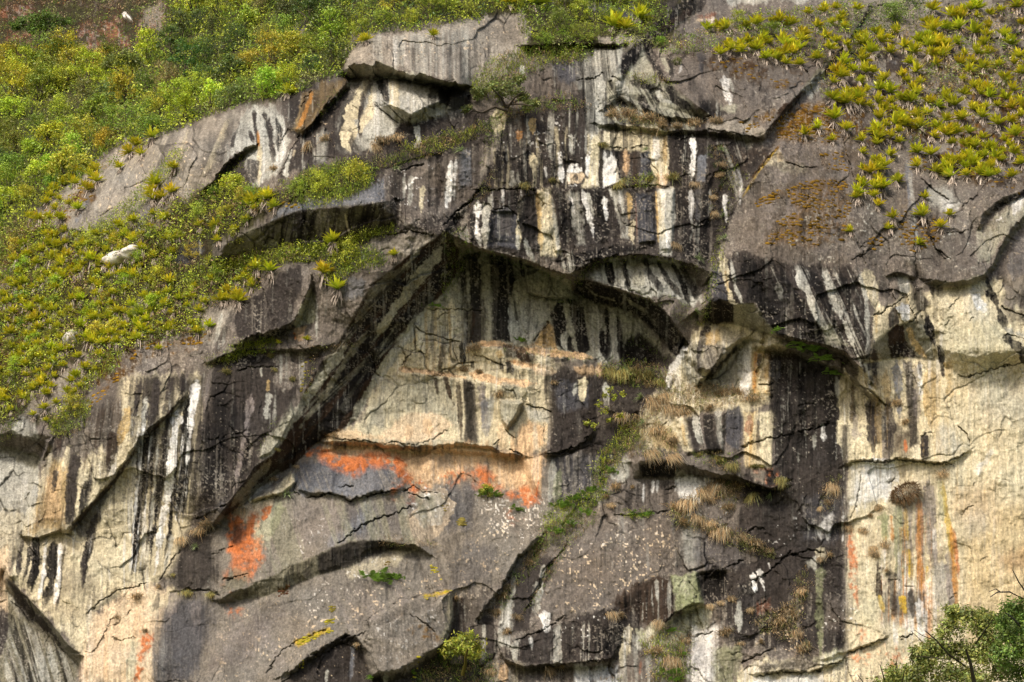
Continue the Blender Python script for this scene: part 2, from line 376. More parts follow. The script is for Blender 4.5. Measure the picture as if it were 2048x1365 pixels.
# ---------- centre: the tall striped wall
run("""
t D .6 .95 0 1 | 985,330 1010,240 1100,170 1190,160 1240,240 1300,260 1260,330 1200,500 1100,500 980,490
t K .38 .85 0 .8 | 985,270 1200,200 1220,370 1000,380
t C .26 .8 0 .8 | 985,300 1100,260 1200,250 1200,370 990,380
t L .22 .8 0 .7 | 1000,240 1200,220 1200,300 1000,300
p W .2 .6 | 990,250 1200,230 1200,380 980,390
s C 15 .95 | 999,212 996,240 993,268
s Y 8 .9 | 1066,236 1066,268
s N 14 .7 | 1040,230 1045,265
s o 10 .5 | 1036,262 1038,280
s C 14:12 .95 | 1066,308 1068,335 1070,366
s L 12:9 .9 | 1024,340 1026,376
s L 5 .8 | 1036,345 1038,370
s W 9:7 .95 | 1118,302 1121,330 1123,364
s W 12:3 .95 | 1156,346 1152,325
s W 8:2 .9 | 1140,346 1142,330
z t 2 1 | 1136,349 1165,346 1168,352 1161,365 1138,366
s W 6 .9 | 1176,312 1177,352
s C 9:13 .95 | 1193,275 1192,320 1183,372
z C 4 .95 | 1165,376 1172,360 1194,348 1196,376
s L 5 .8 | 1013,308 1015,326
s L 5 .8 | 1098,282 1103,322
s W 4 .8 | 1090,335 1093,356
s L 4 .8 | 1142,270 1142,310
s K 9 .8 | 1080,300 1083,372
s K 10 .8 | 1110,285 1108,372
s K 7 .8 | 1130,290 1132,345
z K 10 .45 | 990,310 1060,300 1055,375 985,378
s D 6 .9 | 1152,348 1152,364
z D 8 .9 | 945,424 985,380 1075,380 1085,512 1040,518 925,480
z b 4 .9 | 982,422 1000,416 1020,417 1032,432 1036,497 975,492 975,450
z P 5 .35 | 1000,430 1022,430 1020,470 1000,470
t W .2 .7 0 .6 | 985,382 1075,382 1075,420 985,415
t L .5 .9 .1 .8 | 915,478 928,448 945,430 942,492
s W 8 .95 | 957,402 954,430 953,462 960,492
s L 9 .95 | 982,390 978,415 972,445 969,496
s L 4 .8 | 968,405 967,450
s C 5 .8 | 1040,395 1037,450 1038,495
s L 6 .7 | 1050,478 1058,505 1070,525
s L 4 .8 | 1035,470 1036,498
s K 9 .85 | 946,425 943,470 955,495
z C 5 .97 | 1073,379 1100,378 1107,405 1113,440 1118,480 1121,508 1110,515 1080,511 1078,450
s Y 7 .8 | 1073,382 1077,420 1082,500
s L 6 .8 | 1104,400 1112,460 1118,505
z D 8 .95 | 1100,382 1206,378 1240,440 1245,480 1200,495 1124,500 1115,440
t K .35 .8 .1 .8 | 1105,385 1200,380 1230,480 1130,498
t L .85 .9 .12 .5 5 | 1135,390 1156,386 1172,490 1154,492
s W 8:2 .9 | 1165,382 1176,420 1187,474
s L 4 .7 | 1175,385 1186,430
s W 5 .7 | 1140,395 1150,430
z C 5 .95 | 1206,252 1342,250 1340,330 1332,372 1303,374 1303,305 1206,300
t D .42 .9 0 .7 | 1206,245 1300,250 1300,300 1206,300
z W 4 1 | 1206,300 1226,306 1238,332 1242,366 1206,375
s C 8 .6 | 1234,335 1238,368
s K 10:4 .95 | 1216,300 1214,318
s K 12:3 .95 | 1232,300 1240,330 1243,365
s D 9 .9 | 1246,300 1248,360
t N .55 .8 0 .7 | 1242,300 1278,300 1276,372 1244,370
s T 9 .7 | 1252,300 1254,350
z b 3 .95 | 1281,308 1303,302 1304,350 1290,356 1278,350
z B 3 .5 | 1281,308 1303,302 1304,325 1281,330
s C 22 .9 | 1320,262 1318,300 1318,360
s W 8 .6 | 1312,270 1312,330
s Y 5 .7 | 1330,270 1330,330
z T 6 .8 | 1310,346 1336,350 1332,374 1308,376
s D 8 .8 | 1341,262 1346,320 1345,370
z D 6 .95 | 1345,255 1450,262 1470,330 1470,420 1440,500 1352,500 1350,380
t K .3 .8 | 1350,260 1440,270 1430,490 1352,490
s W 10:5 .97 | 1385,272 1389,305 1384,340 1382,364
z B 3 .85 | 1394,313 1413,310 1410,362 1392,364
s W 5 .9 | 1383,378 1383,410 1382,440
z b 4 .6 | 1388,368 1402,366 1402,440 1388,440
s L 3 .7 | 1384,440 1386,465 1380,480
s W 6:4 .85 | 1450,388 1449,410 1453,445
s W 3 .7 | 1420,380 1418,440
z D 3 .96 | 1206,378 1222,380 1230,400 1244,478 1206,480
z L 4 .95 | 1218,380 1246,380 1254,440 1258,478 1244,476 1236,430 1226,400
s D 5 .8 | 1236,405 1244,440 1250,475
s Y 8 .95 | 1256,386 1260,415 1258,440
s C 9 .95 | 1266,440 1262,470 1268,490
s D 4 .8 | 1250,388 1252,455
z b 3 1 | 1271,387 1308,386 1313,440 1312,482 1276,489 1272,430
s R 2 .5 | 1271,400 1275,485
z L 4 .97 | 1316,379 1350,376 1350,440 1346,482 1342,512 1320,508 1315,440
s Y 3 .9 | 1312,384 1315,440 1317,484
s C 8 .6 | 1322,380 1324,480
s W 6 .7 | 1336,460 1338,500
t L .46 .9 .35 .8 | 1440,272 1492,266 1506,290 1482,332 1476,400 1455,330
t K .4 .85 .35 .8 | 1450,280 1500,300 1480,400 1455,380
s W 4 .9 | 1476,335 1483,370 1480,408
z C 5 .9 | 1530,328 1553,300 1574,326 1560,333
s Y 6 .5 | 1556,305 1562,328
z D 6 .9 | 1500,300 1545,298 1520,340 1485,390 1490,330
c 3 .5 | 1205,376 1280,372 1340,372
c 4 .5 | 940,378 1010,379 1075,378
c 3 .4 | 1215,296 1250,297 1300,292
o .35 20 0 10 | 1075,377 1140,378 1205,377 / 1075,372 1140,368 1205,370
c 3 .4 | 982,418 1015,413 1032,428 1040,460
c 3 .4 | 1250,452 1268,442
c 4 .3 | 1385,462 1400,445 1425,440
h .35 3 | 1276,388 1306,387 1310,484 1280,486
h -.3 4 | 985,425 1028,425 1032,490 980,488
h .3 4 | 1318,382 1348,380 1345,500 1322,500
""")
# ---------- the great arch and the recess under it
run("""
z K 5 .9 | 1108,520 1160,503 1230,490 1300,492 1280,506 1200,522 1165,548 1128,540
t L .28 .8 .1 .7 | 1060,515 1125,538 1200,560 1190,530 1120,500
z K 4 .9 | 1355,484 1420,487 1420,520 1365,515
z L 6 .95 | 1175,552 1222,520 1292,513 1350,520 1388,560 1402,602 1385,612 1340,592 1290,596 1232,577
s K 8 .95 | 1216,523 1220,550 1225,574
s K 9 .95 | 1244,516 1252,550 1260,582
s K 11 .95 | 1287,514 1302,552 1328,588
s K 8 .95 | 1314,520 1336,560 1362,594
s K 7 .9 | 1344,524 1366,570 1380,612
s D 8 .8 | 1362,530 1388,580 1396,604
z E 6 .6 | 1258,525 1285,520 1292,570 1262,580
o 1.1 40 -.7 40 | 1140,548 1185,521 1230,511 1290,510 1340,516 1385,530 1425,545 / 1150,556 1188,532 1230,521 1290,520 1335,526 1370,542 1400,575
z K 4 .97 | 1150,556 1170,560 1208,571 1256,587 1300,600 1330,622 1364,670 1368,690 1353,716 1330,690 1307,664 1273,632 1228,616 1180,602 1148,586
s E 4:2 .8 | 1170,572 1190,590 1230,602
s E 5:3 .75 | 1255,600 1290,622 1320,660
s D 9 .8 | 1290,620 1325,655 1350,700
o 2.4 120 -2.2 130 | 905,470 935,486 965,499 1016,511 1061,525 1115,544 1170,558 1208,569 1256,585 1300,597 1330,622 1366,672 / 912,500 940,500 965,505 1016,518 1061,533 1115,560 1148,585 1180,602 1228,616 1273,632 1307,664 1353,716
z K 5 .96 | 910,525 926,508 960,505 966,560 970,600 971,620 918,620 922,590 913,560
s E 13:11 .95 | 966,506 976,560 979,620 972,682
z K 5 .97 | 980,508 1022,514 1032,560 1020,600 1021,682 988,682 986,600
z D 5 .95 | 926,620 970,620 966,682 924,690
s N 9 .8 | 945,622 938,690
t e .25 .8 0 .6 | 912,520 968,510 970,690 920,690
s E 4 .8 | 936,540 937,610
s E 5 .9 | 1035,520 1042,560 1050,590
s K 5 .9 | 1040,520 1048,555
s K 5 .8 | 1028,600 1034,640 1040,670
s L 10 .8 | 1020,612 1028,650 1030,690
z E 3 1 | 1050,530 1080,533 1112,547 1140,564 1148,589 1130,597 1092,596 1054,586
z L 5 .8 | 1055,592 1096,604 1102,626 1080,662 1056,690 1042,688 1036,622
h .6 3 | 1050,532 1082,536 1140,566 1148,590 1130,597 1092,596 1054,586
c 3 .3 .7 | 1052,586 1075,594 1100,598 1140,598
z o 6 .55 | 1099,645 1106,655 1112,697 1058,694 1080,668
z Y 6 .7 | 1099,645 1106,655 1112,697 1064,694 1080,668
t N .3 .7 0 .6 | 1085,650 1106,650 1112,698 1070,694
c 3 .6 | 1098,640 1085,662 1066,684
z K 4 .97 | 1099,628 1115,605 1150,598 1168,640 1182,702 1165,712 1128,700 1112,690 1106,650
s E 7:6 .95 | 1130,604 1140,650 1154,704
s L 11:4 .85 | 1128,668 1128,688 1132,700
s K 8 .9 | 1158,610 1168,650 1176,704
z L 6 .85 | 1176,612 1232,626 1246,650 1240,722 1192,724 1182,690
s K 6 .95 | 1212,612 1216,660 1219,720
s K 7 .95 | 1203,660 1206,700 1212,718
s K 7 .9 | 1236,626 1240,680 1240,722
s E 4 .7 | 1190,640 1194,720
z E 5 .8 | 1232,616 1275,634 1302,666 1332,706 1300,692 1265,652 1240,640
z D 6 .95 | 1248,690 1275,662 1320,702 1352,720 1342,742 1250,737
z K 8 .6 | 1250,690 1280,680 1320,715 1320,730 1252,730
h -.8 20 | 1250,680 1330,690 1335,730 1255,730
""")
# ---------- the dark corner running diagonally down, and the walls to its left
run("""
z N 3 1 | 888,466 850,490 800,525 744,569 713,620 678,683 635,735 611,779 600,801 591,832 568,879 543,912 510,934 490,963 465,995 441,1028 450,1036 486,1012 521,975 549,952 592,928 631,889 680,862 713,842 735,792 772,722 787,692 825,657 849,614 885,590 915,545 920,500
s e 14 .7 | 800,540 750,590 705,660 650,740 612,812
s N 9 .8 | 860,495 800,560 750,640 690,720 640,790
s K 12 .9 | 885,490 830,545 790,600 740,680 690,740 640,820 600,880
s E 15:9 .9 | 880,500 835,560 785,625 748,685
s E 7:3 .7 | 840,500 800,550 760,600
s e 6 .7 | 728,668 690,720 650,790 600,855
s K 14:18 .95 | 905,520 850,600 790,655 750,720 690,800 640,868
s K 18 .95 | 760,690 710,780 660,850 600,900 560,925
s N 10 .8 | 745,735 700,800 670,850
s E 3 .6 | 800,640 760,700 720,760
s E 16:10 .85 | 848,622 800,690 760,745 735,790 705,845
s L 4 .5 | 840,640 790,710 745,790
s o 9 .35 | 540,925 500,970 460,1015
s e 5 .7 | 560,938 520,972 475,1015
t K .5 .95 -1.05 1.0 5 | 890,470 800,530 700,650 600,830 640,870 740,780 850,610 910,540
t E .16 .5 -1.05 .8 5 | 890,470 800,530 700,650 600,830 640,870 740,780 850,610 910,540
o 3.0 200 0 30 .05 | 905,440 885,466 850,490 800,525 744,569 713,620 678,683 635,735 611,779 600,801 591,832 568,879 543,912 510,934 490,963 465,995 441,1028 425,1050 / 930,500 915,545 885,590 849,614 825,657 787,692 772,722 735,792 713,842 680,862 631,889 592,928 549,952 521,975 486,1012 450,1036 428,1056
z E 3 .95 | 582,802 591,832 566,880 543,912 520,918 512,905 530,880 556,850
h .25 3 | 582,806 588,832 562,880 540,908 520,914 532,882 556,852
z P 8 .9 | 632,562 700,545 744,572 713,622 680,682 640,692 630,640
z B 8 .6 | 670,555 735,560 730,590 690,600
t D .3 .7 -.1 .8 | 640,560 740,570 700,640 640,690
t p .3 .7 -.1 .8 | 632,562 690,560 680,680 640,690
z D 6 .97 | 478,602 520,590 560,548 598,528 607,560 592,612 582,650 560,656 510,671 478,682 464,642
t K .3 .7 -.1 1 | 500,590 600,540 590,640 510,670
z K 3 .97 | 508,673 560,658 586,648 592,640 600,650 552,676 520,680
o 1.2 60 -1.0 22 | 470,690 505,672 540,662 575,648 590,638 602,610 618,578 622,560 / 490,692 520,682 555,676 590,655 600,642 612,620 624,585 628,560
z g 3 .95 | 620,580 629,592 631,642 592,656 586,650 600,616
z T 3 .95 | 586,658 613,652 606,682 588,682
s O 3 .8 | 588,665 592,680
s L 4 .7 | 632,600 634,682
z p 8 .9 | 402,622 460,612 474,622 440,680 424,700 405,682
s D 10 .7 | 466,622 450,660 432,705
s L 5 .6 | 445,625 428,690
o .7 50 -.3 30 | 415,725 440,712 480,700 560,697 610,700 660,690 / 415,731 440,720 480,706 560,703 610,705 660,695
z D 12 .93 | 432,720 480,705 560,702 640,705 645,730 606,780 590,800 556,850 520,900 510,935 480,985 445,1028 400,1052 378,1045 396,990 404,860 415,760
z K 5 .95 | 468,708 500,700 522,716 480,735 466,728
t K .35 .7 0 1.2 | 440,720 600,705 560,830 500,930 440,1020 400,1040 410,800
z P 8 .6 | 540,705 620,705 600,775 545,780
t L .26 .7 0 .7 | 540,706 620,706 590,800 530,860
s L 11:7 .9 | 538,785 534,815 532,845
s Y 5 .7 | 537,760 534,784
s q 7:5 .75 | 502,790 494,850 482,910 466,990
s q 6 .6 | 420,740 412,800 404,880
s L 5:3 .7 | 408,745 404,800
s L 3 .8 | 522,735 523,755
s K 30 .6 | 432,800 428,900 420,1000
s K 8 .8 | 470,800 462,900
c 4 .4 | 470,740 520,733 560,735
z b 8 .6 | 402,1020 450,1000 455,1010 405,1040
c 4 .4 | 390,1040 430,1025 455,1005
""")
# ---------- streaked wall at the lower left, its fin and the cave
run("""
t K .30 .95 -.08 1.3 | 245,752 350,752 385,768 412,742 408,880 395,1000 372,1050 330,1000 285,960 260,900 240,850
t D .42 .93 -.08 1.1 | 245,752 350,752 385,768 412,742 408,880 395,1000 372,1050 330,1000 285,960 260,900 240,850
z D 8 .6 | 268,762 290,752 342,758 338,800 285,835
z P 12 .9 | 95,872 140,832 200,772 240,762 250,840 222,905 160,915 100,915
t D .38 .7 -.1 .9 | 120,860 240,780 240,900 140,1060 60,1060 100,930
z Y 10 .6 | 98,925 140,925 136,1000 124,1062 56,1062 80,990
z T 10 .5 | 88,950 118,940 125,1040 80,1050
s C 6:9 .9 | 138,888 132,920 126,942
s D 7 .8 | 122,868 118,905
s D 10:12 .85 | 155,905 142,960 138,1060
s D 6 .8 | 112,940 106,985
s D 6 .8 | 72,970 66,1010
s C 5 .7 | 178,912 165,980 150,1040
s D 5 .8 | 186,930 172,1010
s C 6 .7 | 203,890 196,960 180,1000
s D 10 .9 | 224,862 226,900 212,958
s Y 14:10 .85 | 258,815 248,855 238,890
s C 6 .8 | 242,890 236,925
s D 7:5 .9 | 274,798 262,882
s L 7 .8 | 292,795 284,872
s D 9:5 .9 | 312,790 308,840 296,862
s C 4 .8 | 300,795 294,865
z C 8 .93 | 286,880 291,920 281,1000 276,1070 230,1120 186,1120 196,1010 226,972 252,930
z E 8 .4 | 260,900 282,890 272,960 240,980
s K 8:6 .95 | 292,868 286,940 280,1010 268,1100 262,1150
s W 3 .9 | 301,880 294,960 288,1060
s K 6 .93 | 309,850 304,940 300,1040 290,1120
s L 5 .9 | 316,890 309,980 300,1110
s K 9:5 .95 | 330,852 318,930 310,1040 300,1130
s C 9:8 .97 | 356,795 348,880 338,960 326,1040 314,1130
s K 9:6 .95 | 379,800 362,860 348,960 340,1060 325,1130
s W 4 .9 | 366,870 360,960 352,1040
s L 3 .8 | 340,850 331,930
s K 6 .9 | 386,890 372,970 366,1040
s W 3 .8 | 378,880 366,960
s W 3 .9 | 372,940 360,1020
s D 6 .8 | 402,840 392,930 386,1020
s L 5 .7 | 346,1070 336,1110 326,1150
z N 2 .9 | 358,802 324,838 281,880 253,919 219,966 180,1008 148,1047 137,1064 146,1060 188,1012 228,972 262,922 290,882 330,840 361,806
o .9 45 -.2 12 .04 | 372,785 358,801 321,838 278,879 250,918 215,967 176,1008 145,1046 133,1064 / 378,790 363,806 330,842 288,884 260,924 226,973 187,1014 150,1052 136,1068
z D 5 .8 | 178,1012 215,975 218,990 196,1030 190,1068 160,1072 150,1060
s D 6:3 .85 | 192,1030 187,1080 170,1140 162,1190
s W 4 .6 | 183,1065 176,1110
s D 8 .9 | 44,1078 40,1110 36,1150
s K 9 .95 | 74,1072 76,1120 62,1182
s K 11 .95 | 110,1082 106,1130 96,1200
s K 5 .9 | 60,1090 56,1130 44,1170
s L 4 .9 | 92,1072 88,1140 82,1190
s K 7 .9 | 98,1090 90,1150 76,1195
s W 4 .8 | 120,1085 116,1140
s D 5 .8 | 130,1088 118,1170 112,1220
z D 14 .35 | 110,1140 190,1150 170,1190 100,1200
s E 4 .6 | 70,1080 66,1130
z D 4 .85 | 8,1095 26,1085 36,1110 20,1150 10,1140
o .7 40 -.3 22 | 40,1068 75,1075 110,1062 140,1060 / 40,1074 75,1083 110,1068 140,1065
s C 5 .6 | 230,1000 225,1100 215,1160
z L 12 .85 | -300,890 5,895 22,908 80,936 72,988 56,1040 40,1070 8,1110 -300,1110
z C 16 .5 | -300,1020 60,1030 20,1110 -300,1110
z t 12 .8 | -300,1100 10,1100 20,1160 22,1220 -300,1250
z D 10 .8 | -300,1240 24,1230 30,1290 -10,1400 -300,1400
z e 6 .9 | -10,888 21,897 65,908 88,916 84,930 60,934 20,910 -10,900
z L 6 .9 | 22,862 45,826 62,840 80,880 50,874
t D .4 .7 | 40,830 90,840 95,885 60,880
o 1.0 50 -1.4 120 .06 | -120,868 0,872 25,862 50,873 75,880 98,886 104,880 / -120,892 -10,892 21,900 65,914 86,922 98,905 108,890
o 0.6 60 -1.5 120 .04 | 100,880 92,898 78,938 63,977 48,1025 38,1066 20,1110 12,1134 19,1158 / 92,880 86,898 72,938 56,977 41,1025 31,1064 14,1108 4,1134 12,1162
z e 6 .96 | 12,1160 66,1206 104,1248 150,1298 172,1316 156,1340 146,1420 -40,1420 22,1260
t K .42 .95 .3 1 | 20,1230 100,1270 150,1320 150,1400 -20,1400 30,1250
t L .38 .9 .3 .9 | 30,1230 110,1290 150,1330 140,1400 0,1400
z D 4 .9 | 14,1160 34,1176 64,1215 104,1256 120,1290 90,1262 56,1232 34,1206
z L 5 .5 | 18,1175 40,1205 66,1240 40,1235 24,1210
z D 5 .8 | 24,1190 48,1190 68,1228 66,1246 44,1235
c 4 .3 | 30,1185 55,1195 70,1230 65,1245
c 4 .3 | 22,1205 40,1215 60,1245
o .9 70 -2.0 80 .04 | 14,1140 19,1158 65,1206 103,1247 137,1291 172,1316 166,1328 148,1365 140,1420 / 4,1150 12,1178 50,1222 92,1265 125,1302 158,1332 152,1345 138,1370 128,1420
z t 12 .9 | 188,1232 240,1182 300,1167 352,1182 324,1260 302,1420 146,1420 170,1318
t C .3 .6 | 200,1220 320,1180 300,1365 170,1365
t T .3 .6 | 190,1230 320,1190 300,1365 150,1365
z e 4 .85 | 188,1220 214,1196 250,1178 236,1195 206,1212
c 4 .3 .6 | 165,1300 180,1308 205,1280 220,1245 240,1225
c 3 .3 .6 | 222,1275 240,1280 275,1276
c 4 .4 | 170,1232 195,1205 235,1182 300,1168
c 3 .3 .7 | 250,1235 262,1222 240,1240 215,1260
l O .6 .9 4 | 282,1266 306,1268 298,1300 286,1322 276,1318
l O .7 .9 3 | 276,1335 283,1340 278,1365 266,1365
l O .6 .8 3 | 284,1272 308,1276 306,1282 286,1279
s g 14 .6 | 270,1280 258,1365
c 5 .6 | 362,1098 345,1125 318,1164
""")
# ---------- centre: pale broken wall with ledges, one block's shadow side painted brown
run("""
z E 18 .7 | 770,755 900,752 922,850 880,832 830,820 790,835 730,865 725,840
z L 14 .4 | 830,640 930,640 930,690 840,700
t E .3 .6 | 820,620 925,620 925,740 790,740
t Y .28 .7 | 820,620 925,620 930,760 800,740
t L .25 .6 0 .8 | 780,750 920,755 925,880 740,850
t e .22 .6 0 .8 | 780,750 920,755 925,880 740,850
s N 7 .75 | 888,684 884,715 879,745
s N 6:3 .8 | 889,752 898,785 908,810
s N 6:3 .8 | 872,756 876,790
s K 6 .9 | 922,684 924,705 926,732
s K 5 .8 | 944,722 947,738
s Y 9 .7 | 832,640 830,690
s N 6 .85 | 916,762 920,820 922,880
z D 5 .9 | 928,762 950,766 955,830 956,888 930,886
s K 10 .6 | 938,770 942,880
s q 10 .7 | 962,770 966,840
s B 12 .6 | 972,800 972,870
s L 6 .7 | 985,790 980,850
z t 5 .95 | 765,872 800,833 830,822 880,830 906,850 872,880 850,892 760,888
s T 16 .6 | 850,838 858,870
s T 10 .5 | 820,850 815,880
c 3 .4 .6 | 760,886 830,889 872,878 900,852
s T 6 .9 | 798,738 850,745 930,755
s T 10 .9 | 940,748 1000,762 1075,769
s T 6 .9 | 955,688 1000,688 1030,698 1090,706
s T 9 .9 | 1060,700 1100,706 1185,716
s T 8 .9 | 1010,722 1060,730 1090,742
s t 12 .8 | 1070,738 1110,745
z T 6 .7 | 1150,735 1200,728 1205,752 1160,754
s K 9 .9 | 1000,716 1003,742
s K 9 .9 | 1016,722 1024,748
z K 4 .85 | 1003,690 1028,692 1045,716 1015,714
s N 10 .8 | 1036,695 1055,725
s N 12 .8 | 1062,706 1064,726
s C 8 .7 | 1080,710 1084,728
s K 8 .8 | 1130,716 1132,724
s Y 9 .8 | 996,702 1000,716
o .5 18 0 12 | 805,748 850,751 930,762 1000,772 1080,776 / 800,737 850,743 930,752 1000,760 1082,764
o .5 18 0 10 | 950,696 1000,696 1090,712 1190,722 / 950,690 1000,688 1090,704 1195,714
o .4 18 0 10 | 1005,732 1060,742 1100,752 / 1005,724 1060,733 1108,744
c 4 .5 | 828,652 845,665 880,675 922,684
c 4 .4 | 826,650 832,680 830,700 800,735
c 3 .4 | 905,690 908,705 918,728
c 3 .4 .6 | 872,640 885,630 900,624
c 3 .4 | 850,618 885,619 970,622
c 3 .4 .7 | 945,708 980,720 1010,730
c 4 .4 .7 | 835,700 850,708
h .7 5 | 1000,800 1044,806 1034,832 1015,858 1003,840 998,820
z E 3 .9 | 1000,800 1044,806 1034,832 1015,858 1003,840 998,820
z N 3 .7 | 1045,808 1051,815 1026,860 1015,859 1036,832
z E 5 .8 | 1002,768 1034,772 1040,800 1030,805 1028,785 1005,782
c 3 .4 .6 | 1008,780 1028,782 1036,804
z T 8 .9 | 1034,862 1060,842 1096,850 1088,892 1052,912 1022,904
s C 6 .7 | 1070,850 1072,900
z L 5 .7 | 1050,815 1100,822 1100,848 1062,842
c 4 .5 | 1050,808 1080,816 1105,824
c 3 .4 .6 | 985,890 1000,880 990,905
c 4 .5 | 1012,860 1020,870 1030,878
s N 4 .7 | 1032,870 1036,905
c 4 .5 | 1018,900 1035,905 1048,914
t T .22 .6 | 985,850 1100,840 1090,900 990,900
o .55 60 -.2 30 | 640,880 700,884 800,892 850,893 928,888 980,890 1000,905 1050,913 / 640,886 700,890 800,898 850,899 928,894 980,897 1000,911 1050,918
z E 5 .7 | 700,868 760,880 830,884 870,878 925,884 850,893 790,893 690,884
z T 8 .6 | 650,868 700,858 760,876 700,884 650,880
c 4 .4 | 640,872 700,880 760,888
c 4 .4 .6 | 800,888 815,895 830,902
h -.5 8 | 645,905 700,885 800,898 1040,915 1080,1000 960,970 850,985 800,940 700,915
""")
